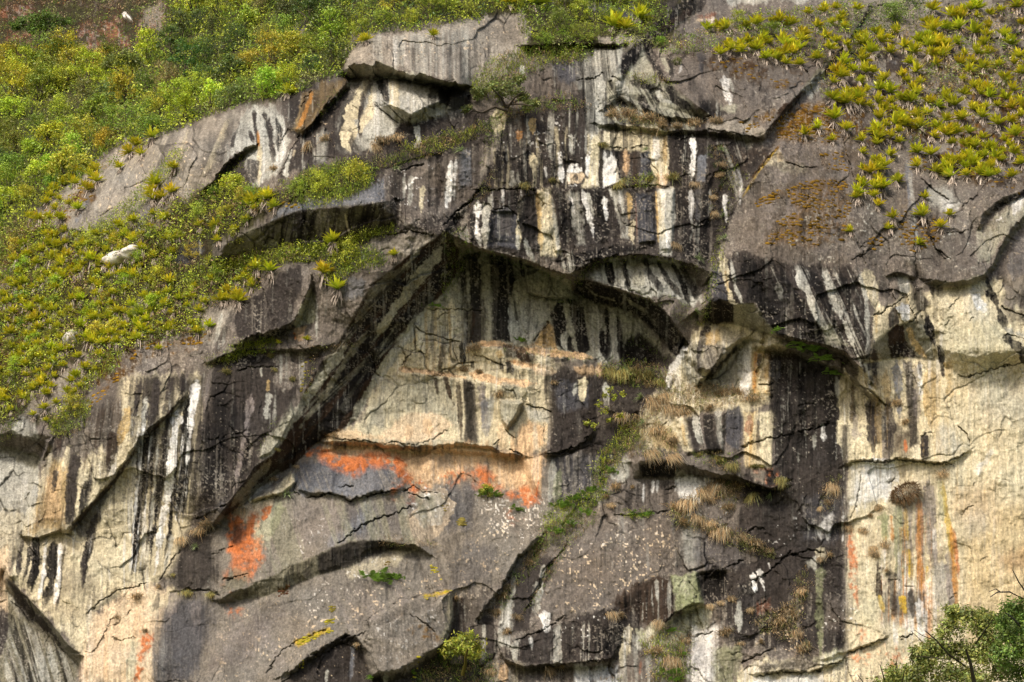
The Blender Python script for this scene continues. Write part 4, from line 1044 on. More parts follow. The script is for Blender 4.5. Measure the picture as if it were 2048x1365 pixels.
# ---------- right: fan-stained bulge, cream wall, stains under the tussock
run("""
z D 7 .97 | 1428,540 1480,500 1560,530 1700,530 1735,598 1742,680 1730,742 1718,722 1690,704 1640,692 1590,680 1552,668 1528,640 1508,606 1466,612 1440,600 1420,600
t P .3 .8 .5 | 1520,520 1700,520 1650,600 1560,570
z b 5 .9 | 1424,545 1446,530 1450,580 1462,608 1440,600 1420,608 1418,570
t K .45 .9 .45 | 1480,510 1730,540 1735,700 1560,660 1490,600
s C 9:11 .95 | 1444,505 1452,560 1462,600 1475,612
s Y 4 .8 | 1450,540 1458,590
s L 5 .85 | 1462,520 1470,570 1484,606
s K 20:30 .9 | 1492,515 1515,590 1575,672
s D 9 .8 | 1470,500 1478,550 1492,604
t L .27 .85 .45 .8 | 1540,540 1720,535 1735,720 1600,670
s L 7:5 .9 | 1600,545 1618,600 1634,640 1660,668
s L 9:5 .85 | 1645,540 1664,590 1690,650 1722,730
s L 5:3 .8 | 1668,545 1690,590
s L 6 .85 | 1722,545 1734,600 1738,680 1734,735
s L 4 .7 | 1690,575 1698,610
s L 4 .8 | 1705,610 1714,636
z g 8 .5 | 1640,655 1660,650 1690,690 1650,690
s L 8 .6 | 1555,570 1562,600
z K 5 .97 | 1408,640 1418,612 1440,600 1470,611 1468,646 1436,650
z E 3 .95 | 1467,612 1509,606 1530,640 1553,670 1522,665 1468,648
o 2.2 130 -.4 90 | 1395,618 1405,610 1440,598 1466,611 1508,605 1530,640 1552,667 1600,678 1650,688 1690,703 1724,738 1740,760 / 1398,650 1408,642 1436,652 1466,650 1502,658 1536,670 1556,676 1600,686 1650,697 1690,712 1720,746 1736,768
h .5 30 | 1560,560 1640,560 1690,650 1630,660
s C 16 .95 | 1732,540 1744,580 1756,622
z P 5 .97 | 1756,545 1802,548 1803,585 1790,606 1768,622 1752,600
s D 12 .7 | 1760,560 1775,600
z L 3 .9 | 1796,552 1816,552 1822,578 1810,595 1800,580
z D 4 .9 | 1818,552 1834,566 1848,590 1858,604 1850,622 1832,624 1826,595
s C 18 .95 | 1757,628 1759,680
s Y 5 .6 | 1752,628 1753,670
z D 4 .93 | 1772,628 1790,612 1800,645 1776,664
s u 14 .9 | 1804,610 1814,645
c 5 .5 | 1744,634 1770,622 1790,608 1808,588
c 4 .5 | 1818,648 1832,630 1842,618
s D 8 .8 | 1740,650 1744,690 1736,730
z e 3 .95 | 1738,720 1750,688 1771,664 1790,650 1804,648 1820,642 1850,640 1860,690 1872,722 1800,716 1760,720
z N 3 1 | 1772,666 1790,651 1806,650 1812,680 1834,714 1782,716 1776,690
z K 5 .7 | 1778,690 1812,682 1832,713 1784,715
z N 3 .9 | 1738,720 1748,692 1756,720
s Y 13 .8 | 1815,655 1828,685 1848,712
s E 12 .8 | 1836,650 1848,680 1862,712
s K 10 .97 | 1852,628 1862,670 1880,705 1885,738
o 1.2 60 -.5 26 | 1730,722 1738,712 1750,687 1771,663 1790,649 1804,646 1822,640 1840,632 / 1730,726 1742,722 1760,722 1790,720 1810,719 1840,718 1868,720 1880,712
s L 7 .9 | 1736,722 1742,780
s D 15 .9 | 1750,722 1754,775
z C 6 .8 | 1760,724 1790,724 1798,880 1770,860
s Y 8 .6 | 1772,740 1778,850
s B 12:8 .85 | 1792,724 1798,780 1800,850
z D 5 .93 | 1806,722 1822,722 1836,800 1840,890 1820,895 1812,800
s q 8 .6 | 1830,730 1836,850
s W 7 .9 | 1840,725 1842,800
s D 4 .8 | 1838,722 1843,755
s Y 14 .6 | 1860,740 1862,860
s Y 10 .55 | 1898,720 1902,800
s D 4:2 .8 | 1884,738 1887,755
z E 20 .5 | 1880,600 1900,600 1940,680 1890,690
z L 18 .4 | 1910,580 1960,575 1980,640 1940,640
z g 26 .45 | 1890,650 2000,640 2060,700 1990,740 1900,710
s L 6 .6 | 1945,575 1955,620
s u 10 .6 | 1948,590 1968,620
h 1.0 45 | 1880,610 1940,590 2000,640 2060,690 2060,725 1960,730 1900,715
o .7 70 -.15 50 | 1872,700 1905,705 1950,712 1990,708 2030,700 2100,705 / 1885,730 1915,745 1955,748 1995,735 2030,728 2100,730
s K 9:13 .97 | 1974,555 1984,590 1998,620 2014,662
s K 12:18 .95 | 2006,668 2028,690 2060,728
z P 10 .9 | 1988,545 2060,500 2100,520 2100,650 2035,620 2005,615
t D .5 .9 -.2 | 1990,545 2080,510 2080,620 2020,620
s C 9 .8 | 1995,560 2008,600
z N 5 .6 | 2000,612 2060,622 2060,650 2020,645
z L 5 .7 | 2010,655 2060,668 2060,682 2015,668
c 5 .5 | 2000,612 2030,625 2060,640
c 4 .4 | 2005,668 2030,672 2060,682
c 4 .5 | 1912,750 1935,757 1970,744 2010,730 2060,727
c 3 .4 .7 | 1900,622 1910,608 1920,595
c 3 .3 .6 | 1940,645 1950,635
c 3 .3 .6 | 1890,655 1898,640
o 1.2 80 -.1 40 .05 | 1845,558 1870,562 1905,566 1940,560 1965,551 1980,535 1992,505 2010,475 2035,445 2070,412 / 1848,568 1872,574 1905,578 1942,571 1970,560 1988,540 2002,510 2020,480 2044,451 2076,420
z e 4 .8 | 1860,560 1905,564 1965,550 1982,533 2010,475 2060,425 2066,434 2020,480 1990,540 1944,572 1872,574
o .6 40 0 14 | 1770,548 1785,543 1805,544 1830,552 / 1772,555 1785,551 1805,552 1828,560
z K 4 .7 | 1772,550 1800,545 1826,552 1800,556
s K 5 .8 | 1862,575 1870,600
s u 40 .8 | 1730,950 1760,945 1790,955
z u 16 .75 | 1700,935 1790,925 1800,985 1760,1000 1720,1000 1690,1040 1690,1000
z C 12 .6 | 1690,945 1720,940 1710,1000 1690,1010
c 6 .6 | 1690,935 1712,921 1770,926 1800,920 1850,926 1895,926 1940,902
o .45 50 0 20 | 1685,930 1712,918 1770,923 1800,917 1850,923 1895,923 1942,898 / 1685,936 1712,925 1770,930 1800,924 1850,930 1895,930 1946,904
z L 10 .6 | 1870,850 1900,848 1915,880 1940,890 1910,910 1870,905
z D 6 .7 | 1770,850 1800,845 1815,870 1770,930
z N 6 .6 | 1790,870 1820,865 1818,915 1795,915
s D 10 .9 | 1848,870 1850,920
s O 4 .7 | 1810,880 1812,905
s q 12 .5 | 1775,880 1772,930
s D 12 .85 | 1776,800 1780,860 1780,920
c 3 .4 .7 | 1840,872 1860,864 1868,870
c 4 .4 .7 | 1915,852 1935,870 1942,892
c 3 .3 .7 | 1700,1040 1712,1010 1718,980 1722,945
c 3 .4 .7 | 1775,965 1790,955
c 3 .3 .6 | 1920,1030 1935,1018 1950,1013
c 3 .3 .6 | 1945,970 1950,965
c 3 .3 .6 | 1960,1125 1975,1112
c 3 .3 .6 | 1900,1200 1915,1186
s D 5 .4 | 1806,925 1808,960
z q 16 .35 | 1795,985 1860,960 1880,1100 1800,1110
s v 11 .85 | 1768,1028 1770,1085
s v 16 .75 | 1794,1005 1798,1080 1802,1190
s y 8 .8 | 1810,1015 1815,1080
s y 11:8 .9 | 1812,1098 1820,1130 1824,1160
s C 9 .7 | 1822,1005 1826,1090
s E 8 .8 | 1800,1100 1802,1200
s o 6 .8 | 1782,1030 1786,1090
s o 7 .8 | 1838,1000 1842,1110
s o 9:12 .85 | 1838,1120 1848,1190 1858,1290
s y 4 .8 | 1854,1130 1858,1190
s D 5 .8 | 1846,1180 1856,1280
s q 14 .7 | 1858,965 1864,1100 1866,1130
t q .4 .7 0 .8 | 1780,1010 1880,1000 1880,1260 1760,1250
t W .25 .7 0 .8 | 1760,1100 1870,1060 1880,1270 1760,1260
t o .2 .8 0 .6 | 1760,1080 1870,1020 1870,1270 1760,1240
z D 14 .6 | 1860,1100 1880,1105 1890,1160 1872,1190 1862,1160
z D 12 .65 | 1775,1190 1850,1185 1845,1230 1780,1235
s D 12 .8 | 1782,1140 1788,1235
s y 6:9 .85 | 1803,1190 1810,1232
s N 7 .85 | 1756,1125 1758,1190 1766,1225
s y 6 .7 | 1757,1190 1766,1222
s D 8 .7 | 1822,1180 1826,1235
s u 10 .6 | 1838,1200 1844,1285
t u .4 .7 | 1780,1240 1860,1230 1850,1290 1780,1290
z q 12 .5 | 1870,1110 1900,1180 1905,1220 1880,1210
s L 30 .5 | 1882,1130 1888,1215
s y 6 .7 | 1884,960 1898,1060 1908,1180
s q 9 .7 | 1896,1100 1902,1170 1908,1250
s O 4 .75 | 1908,1060 1914,1120 1918,1160
s o 5 .7 | 1902,1050 1910,1150 1916,1240
s v 8 .5 | 1880,960 1886,1040
l O .6 .85 4 | 1696,1100 1708,1098 1714,1170 1718,1220 1706,1190
l O .6 .85 5 | 1690,1048 1702,1050 1708,1100 1696,1100
l O .4 .7 8 | 1715,1250 1742,1262 1720,1300
l O .35 .7 10 | 1690,1310 1780,1285 1830,1300 1800,1320 1700,1330
l O .35 .7 12 | 1770,1320 1810,1310 1800,1370 1775,1370
s o 10 .6 | 1784,1325 1780,1370
l O .25 .6 10 | 1930,1200 1960,1205 1940,1225
z R 20 .5 | 2005,1120 2060,1085 2060,1140 2020,1140
z Y 40 .45 | 1920,1020 2080,1010 2080,1300 1930,1300
z T 30 .4 | 1910,980 1990,970 1990,1040 1920,1040
z L 24 .4 | 1920,1030 1980,1020 1980,1060 1930,1080
z u 12 .6 | 1955,940 1975,925 1960,945
s u 6 .6 | 1985,900 1970,925 1955,935
z D 4 .5 | 1992,895 2000,890 1998,905
z g 14 .5 | 1725,1190 1760,1200 1750,1260 1720,1240
c 5 .6 | 1690,1308 1725,1296 1750,1286 1775,1275
o .4 40 0 14 | 1640,1320 1690,1305 1730,1290 1780,1270 / 1640,1326 1690,1311 1730,1296 1784,1276
c 4 .5 | 1800,1278 1815,1272 1828,1268
c 3 .4 .6 | 1775,1160 1800,1160
c 3 .3 .6 | 1805,1170 1830,1175
t C .22 .5 | 1860,730 2060,740 2060,1000 1900,1000
t Y .15 .4 | 1700,760 2060,740 2060,1000 1700,1000
z L 30 .35 | 1950,740 2100,735 2100,850 1960,850
""")
# ---------- upper right slab, gullies and arches at the top
run("""
p p .36 .85 40 | 1480,300 1650,140 1740,60 2060,20 2060,520 1900,555 1600,530 1460,480
p t .2 .7 40 | 1560,300 2050,100 2060,520 1880,550 1600,530
t D .26 .45 0 1.3 | 1480,330 1960,380 1960,550 1520,520
z q 26 .4 | 1560,300 1700,280 1700,480 1520,480
l D .4 .5 20 | 1700,380 2000,390 1990,530 1700,530
l M .66 .97 10 | 1562,385 1610,362 1690,358 1702,420 1692,480 1620,492 1530,486 1552,445 1600,420
l M .55 .95 6 | 1508,404 1560,378 1574,388 1540,405 1515,412
l M .62 .97 10 | 1552,240 1600,205 1660,205 1690,262 1662,285 1600,282 1545,275
l M .55 .9 8 | 1800,445 1870,432 1884,485 1820,505
l M .5 .9 8 | 1640,310 1692,300 1694,342 1652,340
l M .55 .95 6 | 1480,245 1550,218 1545,240 1490,264
l M .5 .9 5 | 1738,478 1770,465 1762,495 1735,500
l M .35 .9 12 | 1820,280 2048,290 2048,380 1900,360 1830,330
l M .4 .9 10 | 1400,125 1480,115 1540,150 1620,150 1590,180 1480,160
l M .35 .9 20 | 1660,150 1700,150 1700,240 1660,220
l M .4 .8 8 | 1800,400 1830,395 1830,430 1800,430
z D 10 .8 | 1372,150 1400,158 1412,200 1462,214 1440,236 1396,228
s K 12 .7 | 1400,205 1420,225 1450,225
z D 10 .6 | 1390,110 1420,105 1410,160 1395,150
s b 12 .7 | 1402,105 1404,150
s W 11:8 .95 | 1448,155 1452,180 1460,208
s L 4 .7 | 1460,160 1466,185
z E 6 .8 | 1440,212 1480,210 1470,225 1440,222
p p .35 .8 15 | 1420,110 1600,140 1560,230 1440,200
l D .45 .6 12 | 1420,110 1560,150 1540,220 1440,190
s N 11 .97 | 1738,16 1716,50 1690,90 1642,148 1600,190 1562,232 1528,274
s e 5 .7 | 1732,22 1690,84 1640,142 1590,195
s K 4 .9 | 1742,20 1700,84 1650,148 1606,190 1568,232 1534,276
o 1.0 80 -.2 40 .05 | 1745,0 1733,22 1690,86 1640,145 1598,187 1560,229 1524,274 / 1756,2 1744,24 1700,90 1651,150 1608,193 1570,236 1534,280
z L 6 .8 | 1606,180 1650,140 1638,180 1620,200
z P 8 .6 | 1670,70 1720,70 1690,120 1655,135
z B 8 .7 | 1690,105 1705,90 1700,130 1675,150
s B 16 .85 | 1754,150 1760,200 1758,260
s B 18:14 .85 | 1808,195 1824,240 1832,285 1822,300
s B 10 .8 | 1782,110 1790,140
s B 10 .75 | 1776,300 1772,350 1770,390
s B 12:9 .85 | 1812,320 1822,400 1832,500
s L 4 .6 | 1819,345 1834,480
s B 10 .7 | 1698,75 1720,90
z q 8 .5 | 1700,240 1745,225 1750,250 1690,262
z L 8 .75 | 1846,375 1888,372 1925,405 1905,432 1862,412
z W 8 .4 | 1880,395 1912,405 1895,425
c 5 .5 | 1838,352 1868,380 1900,402
c 4 .5 | 1990,350 1962,378 1930,412 1905,440
c 3 .4 .7 | 1865,468 1900,466 1940,460
c 3 .4 .7 | 1700,520 1740,500 1775,480
z E 8 .85 | 1952,468 1985,432 2050,398 2060,412 2020,462 1994,500 1982,532 1960,520
p W .3 .8 10 | 1960,440 2040,420 2000,490 1960,510
z K 4 .9 | 2060,376 2030,392 2000,402 1970,428 1962,440 1986,424 2010,412 2060,390
z W 5 .8 | 2020,405 2046,398 2040,420 2028,430
o .8 50 -.3 30 | 2070,372 2030,388 2000,400 1968,426 1955,455 / 2070,384 2032,400 2006,412 1976,436 1962,460
s B 20 .35 | 2045,470 2030,560
o 1.3 170 -.2 40 .05 | 1575,275 1540,310 1500,362 1472,410 1446,470 1432,520 1424,580 1416,610 / 1568,272 1532,306 1492,358 1464,408 1438,468 1424,518 1416,578 1408,608
s M 4 .9 | 1560,290 1530,325 1500,362
s y 3 .8 | 1552,300 1520,340 1485,395
c 4 .5 .9 | 1556,292 1500,362 1470,412 1446,470
z g 8 .7 | 1560,330 1610,330 1620,345 1570,340
c 3 .4 .7 | 1570,325 1600,335 1640,338
s K 30:22 .97 | 1410,-5 1350,28 1305,78 1268,112 1236,152
s K 18:30 .95 | 1300,85 1260,125 1238,160
s N 8 .7 | 1385,20 1330,55 1290,95
s G 9 .6 | 1280,75 1250,100 1235,118
z E 5 .93 | 1284,86 1293,112 1302,130 1318,162 1290,158 1252,152 1258,138 1276,118
s E 8 .7 | 1290,120 1304,155
z K 5 .9 | 1286,84 1300,80 1304,112 1316,130 1334,160 1320,162 1302,130 1292,112
s E 8 .85 | 1324,112 1332,130 1340,146
s K 8 .8 | 1335,112 1345,135 1342,158
z p 6 .8 | 1318,98 1350,95 1375,112 1350,116 1325,112
z W 4 .7 | 1354,150 1362,132 1358,120 1366,140
o 1.0 50 -.8 60 .06 | 1390,-10 1340,25 1290,72 1258,106 1225,150 / 1420,5 1365,45 1315,92 1282,120 1245,165
z p 6 .9 | 1195,75 1280,70 1262,88 1200,90
o .9 50 -.3 30 | 1040,92 1100,88 1190,86 1250,88 / 1040,98 1100,94 1190,93 1252,95
z L 8 .9 | 1150,100 1242,95 1236,150 1250,165 1240,260 1180,262 1170,180 1150,165
t K .45 .93 .1 .8 | 1150,95 1245,95 1240,165 1245,262 1150,262
t D .4 .8 0 .8 | 1040,100 1160,100 1170,170 1060,180
z b 8 .9 | 1106,122 1152,122 1155,162 1112,165
z P 8 .7 | 1040,125 1085,122 1082,160 1045,165
s W 5 .8 | 1042,130 1044,150
c 5 .5 | 1150,160 1180,158 1210,148
z E 8 .95 | 1212,158 1262,152 1320,165 1345,172 1376,200 1416,230 1404,240 1390,262 1330,258 1262,240 1215,250
t K .46 .95 .62 .8 | 1212,160 1345,172 1410,230 1390,262 1215,250
s K 16:10 .95 | 1262,165 1300,172 1330,185
s K 13:8 .95 | 1235,195 1250,220 1270,232
s K 11:6 .95 | 1278,190 1290,215 1310,250
s K 10:6 .9 | 1302,178 1316,205 1330,215
s K 12 .9 | 1335,172 1352,200 1385,222
s K 10 .9 | 1318,232 1324,258
s K 8 .9 | 1335,235 1336,262
s L 11 .9 | 1242,160 1246,185 1256,200
s L 10 .9 | 1312,182 1325,200 1345,215
s L 10 .9 | 1206,160 1204,185 1208,205
s E 12 .9 | 1318,208 1340,218 1356,215
o 1.2 50 -.8 45 | 1225,160 1248,155 1300,163 1345,168 1378,198 1418,230 / 1215,205 1240,188 1290,205 1330,216 1365,226 1412,238
o .6 30 -.4 24 | 1205,218 1238,190 1280,212 1330,232 1400,240 / 1205,228 1240,204 1280,226 1330,244 1400,246
o .7 40 -.4 24 | 1195,250 1230,248 1300,258 1340,262 1400,262 1450,266 1530,275 / 1195,256 1230,255 1300,265 1340,270 1400,272 1450,276 1530,283
z p 6 .9 | 1410,250 1440,242 1500,240 1530,262 1525,278 1440,262 1412,258
c 5 .5 | 1410,256 1450,264 1525,278
z R 6 .7 | 1392,28 1432,28 1430,40 1398,42
z t 6 .8 | 1395,36 1430,38 1420,46 1390,45
z L 5 .8 | 1440,-8 1550,-8 1535,8 1460,8
z D 5 .8 | 1300,5 1370,-5 1340,20
z L 6 .7 | 1560,0 1620,-5 1600,10
z G 8 .8 | 1080,0 1130,0 1118,20 1085,18
z b 8 .9 | 1170,12 1290,5 1260,40 1210,30
z L 8 .5 | 1170,120 1200,110 1195,140
""")
# ---------- far slope, soil patches, pale boulders' beds in the green
run("""
l N .5 .9 20 | -60,-60 330,-60 330,100 200,150 0,120
l R .3 .7 16 | 0,20 60,10 70,80 0,80
l R .3 .7 16 | 150,60 340,0 330,60 220,130 140,120
z p 8 .6 | 285,20 320,8 318,60 280,50
z D 10 .8 | 470,75 500,75 500,105 465,105
z q 10 .7 | 588,50 612,40 610,70 592,80
l M .5 .95 10 | 0,470 90,430 180,370 190,400 100,470 20,600 0,640
l M .45 .9 8 | 60,600 110,560 80,680 20,760 0,740
l M .5 .95 6 | 170,690 260,640 330,690 420,670 412,690 300,720 200,790
l N .4 .8 20 | 0,480 400,400 420,520 520,540 400,640 200,780 0,850
p p .3 .8 16 | 60,780 200,690 230,740 120,860 40,850
z P 8 .8 | 250,620 300,580 310,600 270,640 240,660
z P 8 .8 | 0,545 20,540 20,580 0,590
p p .3 .8 12 | 250,690 410,660 420,740 260,745
z b 6 .9 | 342,525 360,495 395,478 410,500 375,530
""")
run('''
l N .55 .85 14 | 1650,200 1700,90 1830,60 1900,10 2100,-20 2100,390 1960,370 1850,350 1790,260 1720,400 1690,300
l D .5 .7 14 | 1640,120 1740,60 2100,-30 2100,380 1900,360 1790,240 1700,280
l M .3 .9 10 | 1660,200 1760,150 2060,120 2060,380 1900,360 1830,330 1790,240 1720,390 1690,300
l N .5 .8 12 | 1340,110 1480,70 1720,20 1690,100 1600,150 1480,140
l p .42 .6 14 | 1500,330 1700,280 1990,390 1980,540 1700,530 1470,480
l D .36 .5 14 | 1470,330 1700,290 2060,390 2060,540 1700,540 1470,490
l N .4 .5 20 | 1480,300 1700,280 1760,540 1500,500
p L .22 .7 20 | 1560,420 1760,400 1960,470 1960,540 1600,530
z K 10 .6 | 1500,520 1560,560 1640,660 1720,720 1690,700 1600,676 1550,660
''')
run('''
s K 20:12 .9 | 297,850 286,960 276,1060 268,1140
t W .34 .9 -.1 .5 4 | 284,850 304,850 284,1140 262,1140
s K 13:8 .92 | 334,866 322,980 308,1060 298,1110
s K 17:10 .92 | 383,785 368,930 358,1040
t W .3 .9 -.1 .5 4 | 364,880 384,880 366,1050 346,1050
s W 12:9 .95 | 357,815 338,962 322,1070 309,1150
s W 12:6 .9 | 395,765 384,820 380,875
s D 14:10 .9 | 318,755 308,800 298,858
s D 9:6 .9 | 281,768 270,810 262,842
s D 12:7 .9 | 344,752 334,800 326,836
s K 10:6 .9 | 366,752 360,790 352,812
s D 11:6 .9 | 199,1025 180,1070 162,1160
s K 17:10 .92 | 108,1084 105,1150 90,1215
s K 13:8 .92 | 68,1090 73,1135 54,1180
s W 5 .85 | 90,1090 87,1150 76,1200
s W 6 .85 | 122,1085 118,1150 108,1210
s C 20 .7 | 246,1020 238,1100 228,1160
t N .4 .75 -.15 1 | 100,880 250,790 240,900 140,1060 60,1060 90,940
s D 13:9 .9 | 150,905 142,970 138,1055
s K 7 .8 | 176,960 160,1030
s K 24 .5 | 440,800 430,920 425,1000
z K 26 .5 | 415,770 470,770 450,1010 400,1030
z D 10 .8 | 350,748 384,762 380,785 350,770
s E 13:8 .85 | 690,694 640,760 596,822 545,900
s E 15:8 .9 | 880,498 835,560 785,625 746,684
s E 16:9 .9 | 850,622 800,695 755,755 733,792 693,856
s e 6 .8 | 735,662 690,725 648,790 600,855
s L 4 .7 | 845,630 795,705 745,785
s E 4 .8 | 760,700 715,770 660,850
s K 10 .9 | 800,560 752,620 700,690
s e 10 .8 | 540,925 500,972 462,1015
s K 16 .9 | 900,530 850,600 790,660
s K 14:20 .9 | 760,690 710,780 660,850 600,900
s K 18:10 .9 | 1490,520 1515,590 1560,655
s K 12:8 .9 | 1560,545 1600,610 1650,680
s K 12:8 .9 | 1622,545 1655,610 1685,690
s K 10:7 .9 | 1680,550 1704,620 1722,690
s L 10:6 .9 | 1598,545 1618,600 1636,645
s L 11:6 .9 | 1645,540 1666,595 1690,650 1720,725
s L 8:5 .9 | 1718,545 1732,600 1738,680
z K 10 .6 | 1545,720 1560,715 1565,940 1548,935
s K 14 .7 | 1600,730 1600,930
s K 18 .6 | 1660,750 1662,940
s K 10 .9 | 1030,385 1040,420 1046,470
s K 12 .9 | 1136,400 1130,450 1134,490
s K 14:9 .9 | 1196,390 1206,440 1214,478
s K 12 .8 | 1362,380 1362,480
s K 10 .8 | 1412,385 1410,470
s K 14 .9 | 1000,300 996,370
s K 12 .9 | 1046,300 1048,370
s K 12 .8 | 1360,270 1366,340
s W 6 .9 | 1208,396 1214,440
s K 9 .9 | 820,260 822,290
s K 12 .9 | 880,258 884,285
''')
SM = np.zeros((NY, NX), np.float32)
for q in ('440,1010 600,930 830,950 1080,960 1090,1010 1000,1170 900,1180 730,1240 540,1350 320,1365 330,1200 440,1180 450,1060', '1700,930 1880,740 2060,740 2060,1365 1900,1365 1700,1300', '1880,590 1990,570 2060,700 2060,740 1900,740',
          '700,760 900,760 1080,830 1080,985 640,960', '190,1240 300,1170 340,1190 300,1365 160,1365', '1080,1090 1340,1035 1330,1150 1240,1230 1090,1235'):
    q = pts(q); sl = sub(q, 30); SM[sl] = np.maximum(SM[sl], sstep(-25, 25, sdist(q, XX[sl], YY[sl]) + 10 * WX[sl]))
SM *= .72
# fine drips, flecks of lichen and dirt that every face here carries
def mean(c): return c.mean(-1)
lum = mean(COL)
green = sstep(.012, .035, np.abs(COL - PAL['V']).sum(-1)) * (1 - SM)
pa = sstep(-.35, .35, fbm(XX / 130, YY / 90, 5, 2)); pb = sstep(-.35, .35, fbm(XX / 110 + 9, YY / 100, 1, 2))
s1 = streak(XX, YY, .62, 0) + .30 * SPECK; s2 = streak(XX + 400, YY, .8, 1) + .22 * SPECK; s3 = streak(XX + 900, YY, .45, 2) + .4 * SPECK
put(slice(None), PAL['p'], sstep(.22, .62, s1) * sstep(.11, .05, lum) * (.05 + .36 * pa) * green)
put(slice(None), PAL['L'], sstep(.45, .75, s3) * sstep(.11, .04, lum) * (.04 + .38 * pb) * green)
put(slice(None), PAL['D'], sstep(.25, .65, s2) * sstep(.13, .30, lum) * (.08 + .38 * pb) * green)
put(slice(None), PAL['W'], sstep(.30, .6, streak(XX + 70, YY, .7, 3)) * sstep(.15, .30, lum) * .40 * pa * green)
put(slice(None), PAL['K'], sstep(.10, .55, streak(XX + 250, YY, 1.3, 4)) * sstep(.10, .04, lum) * .55 * green)
fl = .7 * vnoise(XX / 2.3, YY / 2.1, 1) + .5 * vnoise(XX / 4.6, YY / 4.2, 2) + .45 * pa - .2
put(slice(None), PAL['p'] * 1.15, sstep(.50, .78, fl) * sstep(.30, .16, lum) * .5 * green)
put(slice(None), PAL['D'], sstep(.48, .80, .7 * vnoise(XX / 2.7, YY / 2.4, 3) + .5 * vnoise(XX / 6, YY / 5, 4) + .4 * pb - .2) * sstep(.08, .2, lum) * .4 * green)
# relief that every rock wall here has: broad swells, broken blocks, joints
bk = sstep(-.25, .3, fbm(XX / 150 + 3, YY / 120, 7, 2)) * (1 - .75 * SM / .72)
bk2 = sstep(-.3, .25, fbm(XX / 100 + 8, YY / 90, 6, 2)) * (1 - .65 * SM / .72)
H += .20 * WX + .09 * N_MID + .030 * N_FINE + .014 * SPECK + .05 * STR
H += .34 * B1[0] * (1 - .6 * SM / .72) + .22 * B2[0] * bk + .085 * B3[0] * bk2
tone = .20 * B1[1] * .6 + .34 * B2[1] * bk + .22 * B3[1] * bk2
j1 = sstep(.035, .006, B1[2] + .02 * N_FINE) * sstep(.05, .35, fbm(XX / 120, YY / 120, 2, 2)) * .4
j2 = sstep(.085, .015, B2[2] + .03 * N_FINE) * sstep(.0, .35, fbm(XX / 90 + 4, YY / 90, 3, 2)) * bk
jt = np.maximum(j1, j2)
H -= .07 * jt
nov = sstep(.012, .035, np.abs(COL - PAL['V']).sum(-1))
COL *= (1 - .55 * jt * nov)[..., None]
COL *= (1 + tone * .8 * nov)[..., None]
COL *= (1 + (.14 * N_MID + .12 * N_FINE + .12 * STR + .12 * SPECK) * (1 - .5 * SM))[..., None]
COL *= (1 + .05 * WY[..., None] * np.array((1, 0, -1.2), np.float32))
COL = np.clip(COL, .004, .75)
# PAINT-END
# ------------------------------------------------------------------ raster -> world
f_px = LENS / 36.0 * 2048
cp, sp = math.cos(PITCH), math.sin(PITCH)
def ray(px, py):
    u = (np.asarray(px, np.float64) - 1024) / f_px; v = -(np.asarray(py, np.float64) - 682.5) / f_px
    return np.stack((u, cp - v * sp, sp + v * cp), -1)
def at(px, py, Y):
    """the point seen at survey position (px, py) that lies at depth Y"""
    d = ray(px, py)
    return CAM + d * ((np.asarray(Y) - CAM[1]) / d[..., 1])[..., None]
# how far the mountain leans back (metres, away from the valley)
BASE = np.array([(-300, -260, 90), (0, 0, 62), (200, 40, 58), (330, 10, 50), (180, 200, 30), (0, 220, 34), (-300, 400, 40), (0, 420, 16), (330, 170, 20), (480, 60, 24), (520, 180, 7),
    (690, 60, 5), (690, 0, 12), (700, -260, 40), (330, 300, 5), (150, 420, 9), (400, 400, 2.5), (250, 560, 4), (100, 650, 5), (-300, 700, 12), (0, 800, 3), (500, 560, 0), (200, 800, -1),
    (300, 950, -1.6), (100, 1200, -2.2), (-300, 1300, -2), (600, 700, -.5), (900, 90, 2), (900, 0, 5), (1060, 20, 5), (1100, 200, 1), (1150, 420, 0), (1300, 300, .3), (1300, 60, 6), (1400, -260, 40), (1450, 100, 5),
    (1400, 230, 1.2), (1500, 20, 11), (1600, 180, 4), (1800, 0, 17), (2350, -260, 40), (1800, 250, 6), (2048, 250, 6), (2350, 400, 4), (1700, 480, -.6), (1950, 480, 0), (1500, 480, -.5), (1700, 620, -1), (1950, 640, -1),
    (1150, 650, 0), (1000, 750, -.2), (850, 830, -.6), (600, 950, -1.2), (900, 1000, -1.6), (600, 1200, -4.2), (900, 1200, -3.4), (350, 1200, -2.6), (600, 1365, -6.2), (1000, 1365, -4.4), (1200, 900, -.6),
    (1200, 1100, -2.6), (1300, 1350, -4.2), (1450, 750, -1), (1600, 900, -1.2), (1550, 1200, -2.6), (1850, 950, -1.8), (2000, 1250, -3), (2350, 1000, -2), (1700, 1365, -3.8), (600, 1640, -9), (1300, 1640, -8),
    (-300, 1640, -5), (2350, 1640, -6)], np.float64)
def rbf_fit(P):
    n = len(P); xy = P[:, :2] / 1000
    r = np.hypot(xy[:, None, 0] - xy[None, :, 0], xy[:, None, 1] - xy[None, :, 1])
    A = np.zeros((n + 3, n + 3)); A[:n, :n] = r * np.sqrt(r + .02) + np.eye(n) * -.002
    A[:n, n] = 1; A[:n, n + 1:] = xy; A[n, :n] = 1; A[n + 1:, :n] = xy.T
    return np.linalg.solve(A, np.concatenate((P[:, 2], np.zeros(3))))
wr = rbf_fit(BASE)
def base_depth(X, Y):
    x, y = X / 1000, Y / 1000
    v = wr[-3] + wr[-2] * x + wr[-1] * y
    for k in range(len(BASE)):
        r = np.hypot(x - BASE[k, 0] / 1000, y - BASE[k, 1] / 1000)
        v = v + wr[k] * r * np.sqrt(r + .02)
    return v
cx, cy = XS[::8], YS[::8]                     # smooth, so coarse sampling is enough
